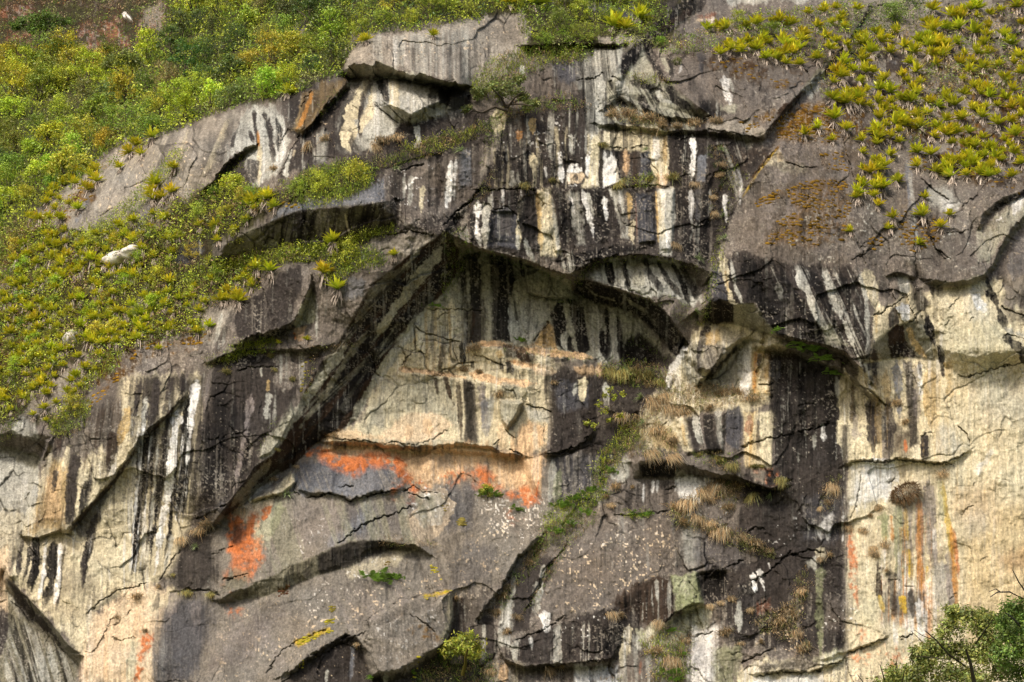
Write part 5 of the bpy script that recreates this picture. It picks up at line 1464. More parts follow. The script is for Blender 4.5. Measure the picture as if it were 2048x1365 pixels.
cbx, cby = np.meshgrid(cx.astype(np.float64), cy.astype(np.float64))
cb = base_depth(cbx, cby)
tmp = np.stack([np.interp(XS, cx, r) for r in cb])
YB = np.stack([np.interp(YS, cy, tmp[:, i]) for i in range(NX)], 1)
DEPTH = YB - H
PW = at(XX, YY, DEPTH)                        # (NY, NX, 3)
def surf(px, py):
    """rock point and outward normal at a survey position"""
    i = int(np.clip(np.searchsorted(XS, px), 2, NX - 3)); j = int(np.clip(np.searchsorted(YS, py), 2, NY - 3))
    p = PW[j, i]
    du = PW[j, i + 2] - PW[j, i - 2]; dv = PW[j - 2, i] - PW[j + 2, i]
    n = np.cross(du, dv); n /= np.linalg.norm(n) + 1e-9
    return Vector(p), Vector(n)
def px_m(px, py):
    """metres per survey pixel at a rock point"""
    i = int(np.clip(np.searchsorted(XS, px), 0, NX - 1)); j = int(np.clip(np.searchsorted(YS, py), 0, NY - 1))
    return float(np.linalg.norm(PW[j, i] - CAM)) / f_px

# ------------------------------------------------------------------ object helpers
COLL = S.collection
def link(o, parent=None):
    COLL.objects.link(o)
    if parent is not None: o.parent = parent
    return o
def mesh_from(name, V, F, mat=None, cols=None, smooth=False):
    """V (n,3); F (m,4) or (m,3) vertex ids; cols dict name -> (n,4) colour per vertex"""
    me = bpy.data.meshes.new(name)
    V = np.asarray(V, np.float32); F = np.asarray(F, np.int32)
    k = F.shape[1]
    me.vertices.add(len(V)); me.vertices.foreach_set('co', V.ravel())
    me.loops.add(F.size); me.loops.foreach_set('vertex_index', F.ravel())
    me.polygons.add(len(F)); me.polygons.foreach_set('loop_start', np.arange(0, F.size, k, dtype=np.int32))
    if smooth: me.polygons.foreach_set('use_smooth', np.ones(len(F), bool))
    for n, c in (cols or {}).items():
        at_ = me.attributes.new(n, 'FLOAT_COLOR', 'POINT')
        at_.data.foreach_set('color', np.asarray(c, np.float32).ravel())
    me.update(calc_edges=True)
    if mat is not None: me.materials.append(mat)
    return me
def tag(o, label=None, cat=None, group=None, kind=None):
    if label: o['label'] = label
    if cat: o['category'] = cat
    if group: o['group'] = group
    if kind: o['kind'] = kind
    return o
def mat_new(name):
    m = bpy.data.materials.new(name); m.use_nodes = True
    nt = m.node_tree; b = nt.nodes['Principled BSDF']
    return m, nt, b

# ------------------------------------------------------------------ the cliff
m_rock, nt, b = mat_new("stained_granite")
N, L = nt.nodes.new, nt.links.new
ca = N('ShaderNodeAttribute'); ca.attribute_name = 'stain_shade'
geo = N('ShaderNodeNewGeometry')
n1 = N('ShaderNodeTexNoise'); n1.inputs['Scale'].default_value = 9; n1.inputs['Detail'].default_value = 6; n1.inputs['Roughness'].default_value = .7
n2 = N('ShaderNodeTexNoise'); n2.inputs['Scale'].default_value = 2.6; n2.inputs['Detail'].default_value = 7; n2.inputs['Roughness'].default_value = .65
mp = N('ShaderNodeMapping'); mp.inputs['Scale'].default_value = (1, 1, .12)
n3 = N('ShaderNodeTexNoise'); n3.inputs['Scale'].default_value = 11; n3.inputs['Detail'].default_value = 4
L(geo.outputs['Position'], n1.inputs['Vector']); L(geo.outputs['Position'], n2.inputs['Vector'])
L(geo.outputs['Position'], mp.inputs['Vector']); L(mp.outputs[0], n3.inputs['Vector'])
def rng(src, a, b_, c, d):
    r = N('ShaderNodeMapRange'); L(src, r.inputs[0])
    for k, v in enumerate((a, b_, c, d)): r.inputs[k + 1].default_value = v
    return r.outputs[0]
def mul(a, b_):
    m = N('ShaderNodeMath'); m.operation = 'MULTIPLY'; L(a, m.inputs[0]); L(b_, m.inputs[1]); return m.outputs[0]
var = mul(mul(rng(n1.outputs[0], .3, .7, .68, 1.32), rng(n2.outputs[0], .3, .7, .86, 1.14)), rng(n3.outputs[0], .3, .7, .74, 1.26))
mx = N('ShaderNodeVectorMath'); mx.operation = 'SCALE'; L(ca.outputs['Color'], mx.inputs[0]); L(var, mx.inputs['Scale'])
L(mx.outputs[0], b.inputs['Base Color'])
b.inputs['Roughness'].default_value = .82
b.inputs['Specular IOR Level'].default_value = .07
bp = N('ShaderNodeBump'); bp.inputs['Strength'].default_value = .9; bp.inputs['Distance'].default_value = .06
ad = N('ShaderNodeMath'); ad.operation = 'ADD'; L(n2.outputs[0], ad.inputs[0]); L(mul(n1.outputs[0], rng(n1.outputs[0], 0, 1, .35, .35)), ad.inputs[1])
L(ad.outputs[0], bp.inputs['Height']); L(bp.outputs[0], b.inputs['Normal'])

idx = np.arange(NY * NX, dtype=np.int32).reshape(NY, NX)
F = np.stack((idx[:-1, :-1], idx[1:, :-1], idx[1:, 1:], idx[:-1, 1:]), -1).reshape(-1, 4)
rgba = np.ones((NY * NX, 4), np.float32); rgba[:, :3] = COL.reshape(-1, 3)  # rock and water stains, plus shade painted on undersides and in caves
me = mesh_from("cliff", PW.reshape(-1, 3), F, m_rock, dict(stain_shade=rgba), True)
cliff = link(bpy.data.objects.new("cliff", me))
tag(cliff, "tall granite cliff streaked black and cream with orange lichen and overhangs", "cliff", None, "structure")

# unseen valley floor, added to throw green-grey light up under the overhangs
m_gr, nt, b = mat_new("valley_grass")
nz = nt.nodes.new('ShaderNodeTexNoise'); nz.inputs['Scale'].default_value = .3
cr = nt.nodes.new('ShaderNodeValToRGB'); cr.color_ramp.elements[0].color = (.10, .12, .045, 1); cr.color_ramp.elements[1].color = (.20, .19, .10, 1)
nt.links.new(nz.outputs[0], cr.inputs[0]); nt.links.new(cr.outputs[0], b.inputs['Base Color']); b.inputs['Roughness'].default_value = 1
gv = [(-1200, -1200, 0), (1200, -1200, 0), (1200, 1200, 0), (-1200, 1200, 0)]
ground = link(bpy.data.objects.new("ground", mesh_from("ground", gv, [(0, 1, 2, 3)], m_gr)))
tag(ground, "unseen green valley floor below the cliff, added for bounce light", "ground", None, "structure")

# ------------------------------------------------------------------ plant materials
def plant_mat(name, trans=.35, rough=.55, spec=.3, grad=False):
    """object colour x tint carried by each leaf (grad: tip colour from the attribute)"""
    m, nt, b = mat_new(name)
    N, L = nt.nodes.new, nt.links.new
    a = N('ShaderNodeAttribute'); a.attribute_name = 'leaf'
    if grad:
        src = a.outputs['Color']
    else:
        oi = N('ShaderNodeObjectInfo')
        mx = N('ShaderNodeVectorMath'); mx.operation = 'MULTIPLY'
        L(oi.outputs['Color'], mx.inputs[0]); L(a.outputs['Color'], mx.inputs[1]); src = mx.outputs[0]
    L(src, b.inputs['Base Color']); b.inputs['Roughness'].default_value = rough
    b.inputs['Specular IOR Level'].default_value = spec
    if trans:
        t = N('ShaderNodeBsdfTranslucent'); L(src, t.inputs[0])
        mi = N('ShaderNodeMixShader'); mi.inputs[0].default_value = trans
        L(b.outputs[0], mi.inputs[1]); L(t.outputs[0], mi.inputs[2])
        L(mi.outputs[0], nt.nodes['Material Output'].inputs[0])
    return m
M_LEAF = plant_mat("broad_leaf", .3, .45)
M_GRASS = plant_mat("grass_blade", .3, .7, .15)
M_BROM = plant_mat("bromeliad_leaf", .25, .4, .3)
M_DEAD = plant_mat("dead_leaf", .15, .9, .1)
M_BARK = plant_mat("bark", 0, .9, .1)
M_MOSS = plant_mat("moss", 0, 1, .05)
R = np.random.RandomState(11)

# ------------------------------------------------------------------ leaf geometry
def unit(v): return v / (np.linalg.norm(v, axis=-1, keepdims=True) + 1e-9)
def leaf_quads(c, size, r, up=.5, out=None, asp=.45):
    n = len(c)
    nor = r.normal(size=(n, 3)); nor[:, 2] += up * 2
    if out is not None: nor = nor + out * 1.2
    nor = unit(nor)
    a = unit(np.cross(nor, r.normal(size=(n, 3)))); b_ = np.cross(nor, a)
    s = np.asarray(size).reshape(-1, 1) * np.ones((n, 1))
    return np.stack((c - a * s, c + b_ * s * asp - a * s * .1, c + a * s, c - b_ * s * asp - a * s * .1), 1)
def quads_obj(Q, tint, name, mat):
    n = len(Q); V = Q.reshape(-1, 3)
    F = np.arange(n * 4).reshape(n, 4)
    col = np.ones((n, 4, 4), np.float32); col[:, :, :3] = np.asarray(tint).reshape(n, -1, 3) if np.ndim(tint) > 1 else np.asarray(tint).reshape(n, 1, 1)
    return mesh_from(name, V, F, mat, dict(leaf=col.reshape(-1, 4)))
def strip(p0, d, length, width, droop, r, seg=3):
    """blades: origins p0 (n,3), directions d, curving down by droop -> quads (n*seg,4,3), t (n*seg,2)"""
    n = len(p0)
    side = unit(np.cross(d, np.array((0, 0, 1.)) + r.normal(size=(n, 3)) * .15))
    L_ = np.asarray(length).reshape(-1, 1); W_ = np.asarray(width).reshape(-1, 1)
    P = []
    for k in range(seg + 1):
        t = k / seg
        c = p0 + d * L_ * t + np.array((0, 0, -1.)) * (np.asarray(droop).reshape(-1, 1) * L_ * t * t)
        w = W_ * (.75 + .5 * t if t < .5 else 2 * (1 - t) + .02)
        P.append((c - side * w * .5, c + side * w * .5))
    Q = []; T = []
    for k in range(seg):
        Q.append(np.stack((P[k][0], P[k][1], P[k + 1][1], P[k + 1][0]), 1)); T.append(np.tile((k / seg, k / seg, (k + 1) / seg, (k + 1) / seg), (n, 1)))
    return np.concatenate(Q), np.concatenate(T)
def tube(path, rad, sides=5):
    path = np.asarray(path, float); rad = np.asarray(rad, float); V = []; F = []
    for i, (p, q) in enumerate(zip(path, rad)):
        d = unit(path[min(i + 1, len(path) - 1)] - path[max(i - 1, 0)])
        a = unit(np.cross(d, (.31, .92, .2))); b_ = np.cross(d, a)
        for k in range(sides):
            t = 2 * math.pi * k / sides; V.append(p + (a * math.cos(t) + b_ * math.sin(t)) * q)
    for i in range(len(path) - 1):
        for k in range(sides):
            F.append((i * sides + k, i * sides + (k + 1) % sides, (i + 1) * sides + (k + 1) % sides, (i + 1) * sides + k))
    return np.array(V), np.array(F)
def join(parts):
    V = []; F = []; o = 0
    for v, f in parts: V.append(v); F.append(f + o); o += len(v)
    return np.concatenate(V), np.concatenate(F)
def tubes_mesh(paths, name, tint=(.9, .9, .9)):
    V, F = join([tube(*p) for p in paths])
    c = np.ones((len(V), 4), np.float32); c[:, :3] = np.array(tint) * R.uniform(.7, 1.2, (len(V), 1))
    return mesh_from(name, V, F, M_BARK, dict(leaf=c), True)

def shrub_mesh(seed, w=1., h=.8, clumps=26, leaves=1500, size=.065, asp=.45, loose=.26):
    """crown of leaf clumps on thin limbs; base at the origin, crown reaches out over -y and up"""
    r = np.random.RandomState(seed)
    cc = r.normal(size=(clumps, 3)); cc = unit(cc) * (r.uniform(.25, 1, (clumps, 1)) ** .5)
    cc = cc * (w, w * .75, h) + (0, -.15, h * .85)
    cr = r.uniform(.6, 1.2, clumps) * loose
    tone = r.uniform(.55, 1.25, clumps)
    k = r.randint(0, clumps, leaves)
    off = r.normal(size=(leaves, 3)) * .62
    c = cc[k] + off * cr[k][:, None] * (1, 1, .75)
    Q = leaf_quads(c, r.uniform(.6, 1.3, leaves) * size, r, .6, unit(off), asp)
    ti = tone[k] * r.uniform(.65, 1.3, leaves)
    col = np.stack((ti * r.uniform(.85, 1.2, leaves), ti, ti * r.uniform(.6, 1.2, leaves)), -1)
    col = np.repeat(col[:, None], 4, 1)
    fol = quads_obj(Q, col.reshape(leaves, -1), "foliage", M_LEAF) if False else None
    me = mesh_from("foliage", Q.reshape(-1, 3), np.arange(leaves * 4).reshape(-1, 4), M_LEAF,
                   dict(leaf=np.concatenate((col, np.ones((leaves, 4, 1))), -1).reshape(-1, 4)))
    paths = []
    for i in range(0, clumps, 3):
        m = cc[i] * (.5, .5, .45) + r.normal(size=3) * .06
        paths.append((np.array(((0, 0, -.15), m * .6, m, cc[i])), (.045, .03, .02, .008)))
    return me, tubes_mesh(paths, "limbs")
def grass_mesh(seed, n=110, length=.5, spread=1., droop=.6, width=.02, hang=0., rad=.19):
    r = np.random.RandomState(seed)
    az = r.uniform(0, 2 * math.pi, n); el = np.abs(r.normal(0, .55, n)) * spread
    d = np.stack((np.sin(el) * np.cos(az), np.sin(el) * np.sin(az) - .35, np.cos(el) - hang), -1); d = unit(d)
    p0 = np.stack((r.normal(0, rad, n), r.uniform(-.12, .02, n), r.normal(0, .07, n)), -1)
    Q, T = strip(p0, d, r.uniform(.5, 1.15, n) * length, r.uniform(.7, 1.3, n) * width, r.uniform(.5, 1.4, n) * droop, r, 3)
    ti = np.tile(r.uniform(.45, 1.35, n), 3)[:, None] * (.6 + .6 * T)
    wob = np.tile(r.uniform(.8, 1.2, n), 3)[:, None]
    col = np.stack((ti * wob, ti, ti / wob, np.ones_like(ti)), -1)
    return mesh_from("blades", Q.reshape(-1, 3), np.arange(len(Q) * 4).reshape(-1, 4), M_GRASS, dict(leaf=col.reshape(-1, 4)))
def tussock_mesh(seed):
    r = np.random.RandomState(seed); n = 900
    v = unit(r.normal(size=(n, 3))); v[:, 1] = -np.abs(v[:, 1])
    Q, T = strip(v * (.55, .35, .32), unit(v + r.normal(size=(n, 3)) * .6 + (0, -.2, .1)), r.uniform(.15, .35, n), np.full(n, .02), r.uniform(.2, .9, n), r, 2)
    ti = np.tile(r.uniform(.4, 1.3, n), 2)[:, None] * (.7 + .5 * T)
    col = np.stack((ti, ti, ti, np.ones_like(ti)), -1)
    return mesh_from("blades", Q.reshape(-1, 3), np.arange(len(Q) * 4).reshape(-1, 4), M_GRASS, dict(leaf=col.reshape(-1, 4)))
def fern_mesh(seed, fronds=16, length=.55, hang=0.):
    r = np.random.RandomState(seed); Q = []; C = []
    for i in range(fronds):
        az = r.uniform(0, 2 * math.pi); el = r.uniform(.3, 1.2)
        d = unit(np.array((math.sin(el) * math.cos(az), -abs(math.sin(el) * math.sin(az)) - .2, math.cos(el) - hang)))
        l = length * r.uniform(.6, 1.2); o = np.array((r.normal(0, .22), r.uniform(-.1, 0), r.normal(0, .06)))
        side = unit(np.cross(d, (0, 0, 1))); tone = r.uniform(.6, 1.3)
        for k in range(9):
            t = (k + 1) / 9
            c = o + d * l * t + np.array((0, 0, -.45 * l * t * t))
            for s in (-1, 1):
                w = l * .30 * (1 - t * .8)
                tip = c + side * s * w + d * w * .35 + (0, 0, -w * .25)
                e = d * l * .05
                Q.append((c - e, tip - e * .3, tip + e * .3, c + e)); C.append(tone * r.uniform(.8, 1.2))
    Q = np.array(Q); C = np.array(C)[:, None] * np.ones((1, 4))
    col = np.stack((C, C, C, np.ones_like(C)), -1)
    return mesh_from("fronds", Q.reshape(-1, 3), np.arange(len(Q) * 4).reshape(-1, 4), M_LEAF, dict(leaf=col.reshape(-1, 4)))
def agave_mesh(seed, n=46, length=.55, width=.035):
    r = np.random.RandomState(seed)
    az = r.uniform(0, 2 * math.pi, n); el = r.uniform(.15, 1.75, n)
    d = unit(np.stack((np.sin(el) * np.cos(az), -np.abs(np.sin(el) * np.sin(az)) - .15, np.cos(el)), -1))
    Q, T = strip(np.zeros((n, 3)) + (0, -.08, 0), d, r.uniform(.7, 1.1, n) * length, np.full(n, width), r.uniform(.3, .8, n), r, 3)
    ti = np.tile(r.uniform(.6, 1.3, n), 3)[:, None] * (.8 + .4 * T)
    col = np.stack((ti, ti, ti, np.ones_like(ti)), -1)
    return mesh_from("blades", Q.reshape(-1, 3), np.arange(len(Q) * 4).reshape(-1, 4), M_LEAF, dict(leaf=col.reshape(-1, 4)))
def brom_mesh(seed, red=0.):
    """rosette of strap leaves, green at the heart and yellow to orange at the tips, over a skirt of dead leaves"""
    r = np.random.RandomState(seed); n = 38
    az = r.uniform(0, 2 * math.pi, n); el = r.uniform(.12, 1.35, n) ** .9
    d = unit(np.stack((np.sin(el) * np.cos(az), np.sin(el) * np.sin(az) * .8 - .28, np.cos(el) * .9), -1))
    Q, T = strip(np.zeros((n, 3)) + (0, -.14, .04), d, r.uniform(.42, .62, n), r.uniform(.085, .115, n), r.uniform(.05, .35, n), r, 4)
    g = np.array((.32, .40, .022)); y = np.array((.80, .66, .035)); o = np.array((.78, .42, .035))
    yel = np.tile(r.uniform(.35, 1, n), 4)[:, None, None]; org = np.tile((r.rand(n) < .25).astype(float), 4)[:, None, None]
    t = T[..., None] ** .8
    tip = y * (1 - org * .5) + o * org * .5
    c = (g * (1 - t * yel) + tip * t * yel) * np.tile(r.uniform(.7, 1.25, n), 4)[:, None, None]
    if red: c = c * (1 - red) + np.array((.16, .03, .012)) * red
    col = np.concatenate((c, np.ones(c.shape[:2] + (1,))), -1)
    ros = mesh_from("leaf_rosette", Q.reshape(-1, 3), np.arange(len(Q) * 4).reshape(-1, 4), M_BROM, dict(leaf=col.reshape(-1, 4)))
    n = 40
    d = unit(np.stack((r.normal(0, .42, n), -np.abs(r.normal(.15, .25, n)), -np.ones(n)), -1))
    p0 = np.stack((r.normal(0, .07, n), r.uniform(-.16, -.02, n), r.uniform(-.04, .06, n)), -1)
    Q, T = strip(p0, d, r.uniform(.25, .58, n), r.uniform(.035, .06, n), r.uniform(0, .3, n), r, 2)
    c = np.array((.50, .41, .33)) * (np.tile(r.uniform(.4, 1.35, n), 2)[:, None] * (.7 + .4 * T))[..., None]
    col = np.concatenate((c, np.ones(c.shape[:2] + (1,))), -1)
    sk = mesh_from("dead_leaf_skirt", Q.reshape(-1, 3), np.arange(len(Q) * 4).reshape(-1, 4), M_DEAD, dict(leaf=col.reshape(-1, 4)))
    return ros, sk

# ------------------------------------------------------------------ placing
def scatter(poly, gap, seed, limit=4000, keep=None):
    p = pts(poly); r = np.random.RandomState(seed); got = []
    x0, y0 = p.min(0); x1, y1 = p.max(0)
    c = np.stack((r.uniform(x0, x1, 40000), r.uniform(y0, y1, 40000)), -1)
    c = c[inside(p, c[:, 0], c[:, 1])]
    cell = {}
    for x, y in c:
        g = gap if np.isscalar(gap) else gap(x, y)
        k = (int(x // 60), int(y // 60)); ok = True
        for a in (-1, 0, 1):
            for b_ in (-1, 0, 1):
                for q in cell.get((k[0] + a, k[1] + b_), ()):
                    if (q[0] - x) ** 2 + (q[1] - y) ** 2 < g * g: ok = False; break
                if not ok: break
            if not ok: break
        if ok:
            cell.setdefault(k, []).append((x, y)); got.append((x, y))
            if len(got) >= limit: break
    return got
def heading(n):
    """turn the plant's -y to face away from the rock"""
    if n.x * n.x + n.y * n.y < 1e-4: return 0.
    return max(-1.0, min(1.0, math.atan2(n.x, -n.y)))
def plant(name, parts, px, py, size, color, spin=.3, out=.05, tilt=0.):
    """an Empty at the foot of the plant with its parts as children; size = metres scale"""
    p, n = surf(px, py)
    root = link(bpy.data.objects.new(name, None))
    root.empty_display_size = .1
    root.location = p + n * out
    root.rotation_euler = (tilt, R.normal() * .12, heading(n) + R.normal() * spin)
    root.scale = (size * R.uniform(.9, 1.1), size, size * R.uniform(.9, 1.1))
    for nm, me, c in parts:
        o = link(bpy.data.objects.new(nm, me), root); o.color = (*c, 1) if len(c) == 3 else c
    return root
def solo(name, me, px, py, size, color, spin=.3, out=.03):
    p, n = surf(px, py)
    o = link(bpy.data.objects.new(name, me)); o.location = p + n * out
    o.rotation_euler = (0, R.normal() * .15, heading(n) + R.normal() * spin)
    o.scale = (size * R.uniform(.85, 1.15), size, size * R.uniform(.85, 1.15)); o.color = (*color, 1)
    return o
ORD = "first second third fourth fifth sixth seventh eighth ninth tenth eleventh twelfth thirteenth fourteenth fifteenth sixteenth".split()
def ordinal_labels(objs, what, cat, group):
    """each of a short row gets its own place in it, counted from the left"""
    objs = sorted(objs, key=lambda o: o.location.x); n = len(objs)
    for i, o in enumerate(objs):
        if n == 1: lb = what[0]
        elif i == 0: lb = "leftmost of the " + what[1]
        elif i == n - 1: lb = "rightmost of the " + what[1]
        else: lb = ORD[i] + " from left of the " + what[1]
        tag(o, lb, cat, group if n > 1 else None)

# ------------------------------------------------------------------ ground cover on the slopes (nobody could count it)
YG, MG, DG, OG, BR, TB = (.48, .53, .055), (.26, .36, .05), (.10, .16, .04), (.29, .30, .095), (.43, .30, .15), (.52, .39, .22)
RU = (.30, .15, .06)
def cover(name, label, cat, specs, leafy, size, seed, blade=.0):
    r = np.random.RandomState(seed); Qs = []; Cs = []
    for poly, gap, cols, sc in specs:
        P = scatter(poly, gap, seed + len(Qs))
        for x, y in P:
            p, n = surf(x, y); k = leafy; s = sc * px_m(x, y) / .0248
            c0 = np.array(n) * .10 * s + np.array(p)
            col = np.array(cols[r.randint(len(cols))]) * r.uniform(.6, 1.25)
            if r.rand() < blade:
                az = r.uniform(0, 6.28, k // 2); e = np.abs(r.normal(0, .6, k // 2))
                d = np.stack((np.sin(e) * np.cos(az), np.sin(e) * np.sin(az) - .3, np.cos(e)), -1)
                o = c0 + r.normal(size=(k // 2, 3)) * .14 * s
                Q, T = strip(o, unit(d), r.uniform(.2, .5, k // 2) * s, np.full(k // 2, .028 * s), r.uniform(.2, .8, k // 2), r, 2)
                ti = (np.tile(r.uniform(.5, 1.3, k // 2), 2)[:, None] * (.6 + .7 * T))[..., None]
            else:
                o = r.normal(size=(k, 3)) * (.24, .2, .17) * s
                Q = leaf_quads(c0 + o, r.uniform(.6, 1.3, k) * size * s, r, .6, unit(o))
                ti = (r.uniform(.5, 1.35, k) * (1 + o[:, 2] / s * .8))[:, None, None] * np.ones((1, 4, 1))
            Qs.append(Q); Cs.append(ti * col)
    Q = np.concatenate(Qs); C = np.concatenate(Cs)
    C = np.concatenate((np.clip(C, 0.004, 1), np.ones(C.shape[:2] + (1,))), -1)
    o = link(bpy.data.objects.new(name, mesh_from(name, Q.reshape(-1, 3), np.arange(len(Q) * 4).reshape(-1, 4), M_LEAF, dict(leaf=C.reshape(-1, 4)))))
    tag(o, label, cat, None, "stuff")
    return o
FAR = "-60,-60 340,-60 335,60 300,110 220,120 160,110 150,130 60,120 0,110 -60,110"
POLY_UP = "-60,100 60,120 150,130 220,120 300,110 340,40 345,-60 700,-60 700,90 688,150 640,162 600,186 560,196 520,196 480,212 440,228 400,240 330,270 290,276 250,286 220,302 190,330 165,362 120,388 70,420 30,450 -60,500"
POLY_MID = "-60,470 20,462 75,440 150,462 200,455 262,447 330,425 360,400 415,372 440,362 500,372 545,390 525,425 450,462 400,480 370,500 340,530 420,520 500,505 600,488 680,480 640,512 560,525 525,545 520,575 470,600 420,612 400,640 415,665 330,680 250,700 235,735 170,790 130,850 100,850 180,720 200,690 160,690 100,760 40,830 -60,880"
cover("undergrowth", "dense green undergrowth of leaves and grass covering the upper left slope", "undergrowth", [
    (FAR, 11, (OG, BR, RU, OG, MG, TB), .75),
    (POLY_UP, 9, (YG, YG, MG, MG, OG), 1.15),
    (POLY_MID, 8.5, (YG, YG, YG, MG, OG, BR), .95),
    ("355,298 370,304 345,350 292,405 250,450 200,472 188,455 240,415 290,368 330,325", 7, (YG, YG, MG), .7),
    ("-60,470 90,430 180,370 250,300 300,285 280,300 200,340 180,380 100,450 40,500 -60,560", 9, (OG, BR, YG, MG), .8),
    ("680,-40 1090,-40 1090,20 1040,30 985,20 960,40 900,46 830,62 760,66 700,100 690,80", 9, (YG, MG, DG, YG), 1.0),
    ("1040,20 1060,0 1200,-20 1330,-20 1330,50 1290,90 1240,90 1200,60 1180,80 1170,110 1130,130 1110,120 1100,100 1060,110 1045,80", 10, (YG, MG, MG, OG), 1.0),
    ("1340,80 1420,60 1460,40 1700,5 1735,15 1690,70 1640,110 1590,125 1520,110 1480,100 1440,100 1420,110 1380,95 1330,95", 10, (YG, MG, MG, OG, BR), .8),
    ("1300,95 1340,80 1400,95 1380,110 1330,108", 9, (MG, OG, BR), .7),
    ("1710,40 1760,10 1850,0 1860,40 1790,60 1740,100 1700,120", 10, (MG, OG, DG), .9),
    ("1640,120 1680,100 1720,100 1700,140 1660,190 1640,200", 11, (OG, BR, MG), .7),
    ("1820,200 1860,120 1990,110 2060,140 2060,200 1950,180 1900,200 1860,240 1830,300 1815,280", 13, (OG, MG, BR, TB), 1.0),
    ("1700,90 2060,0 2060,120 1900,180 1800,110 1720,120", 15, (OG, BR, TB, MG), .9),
], 46, .068, 3, .28)
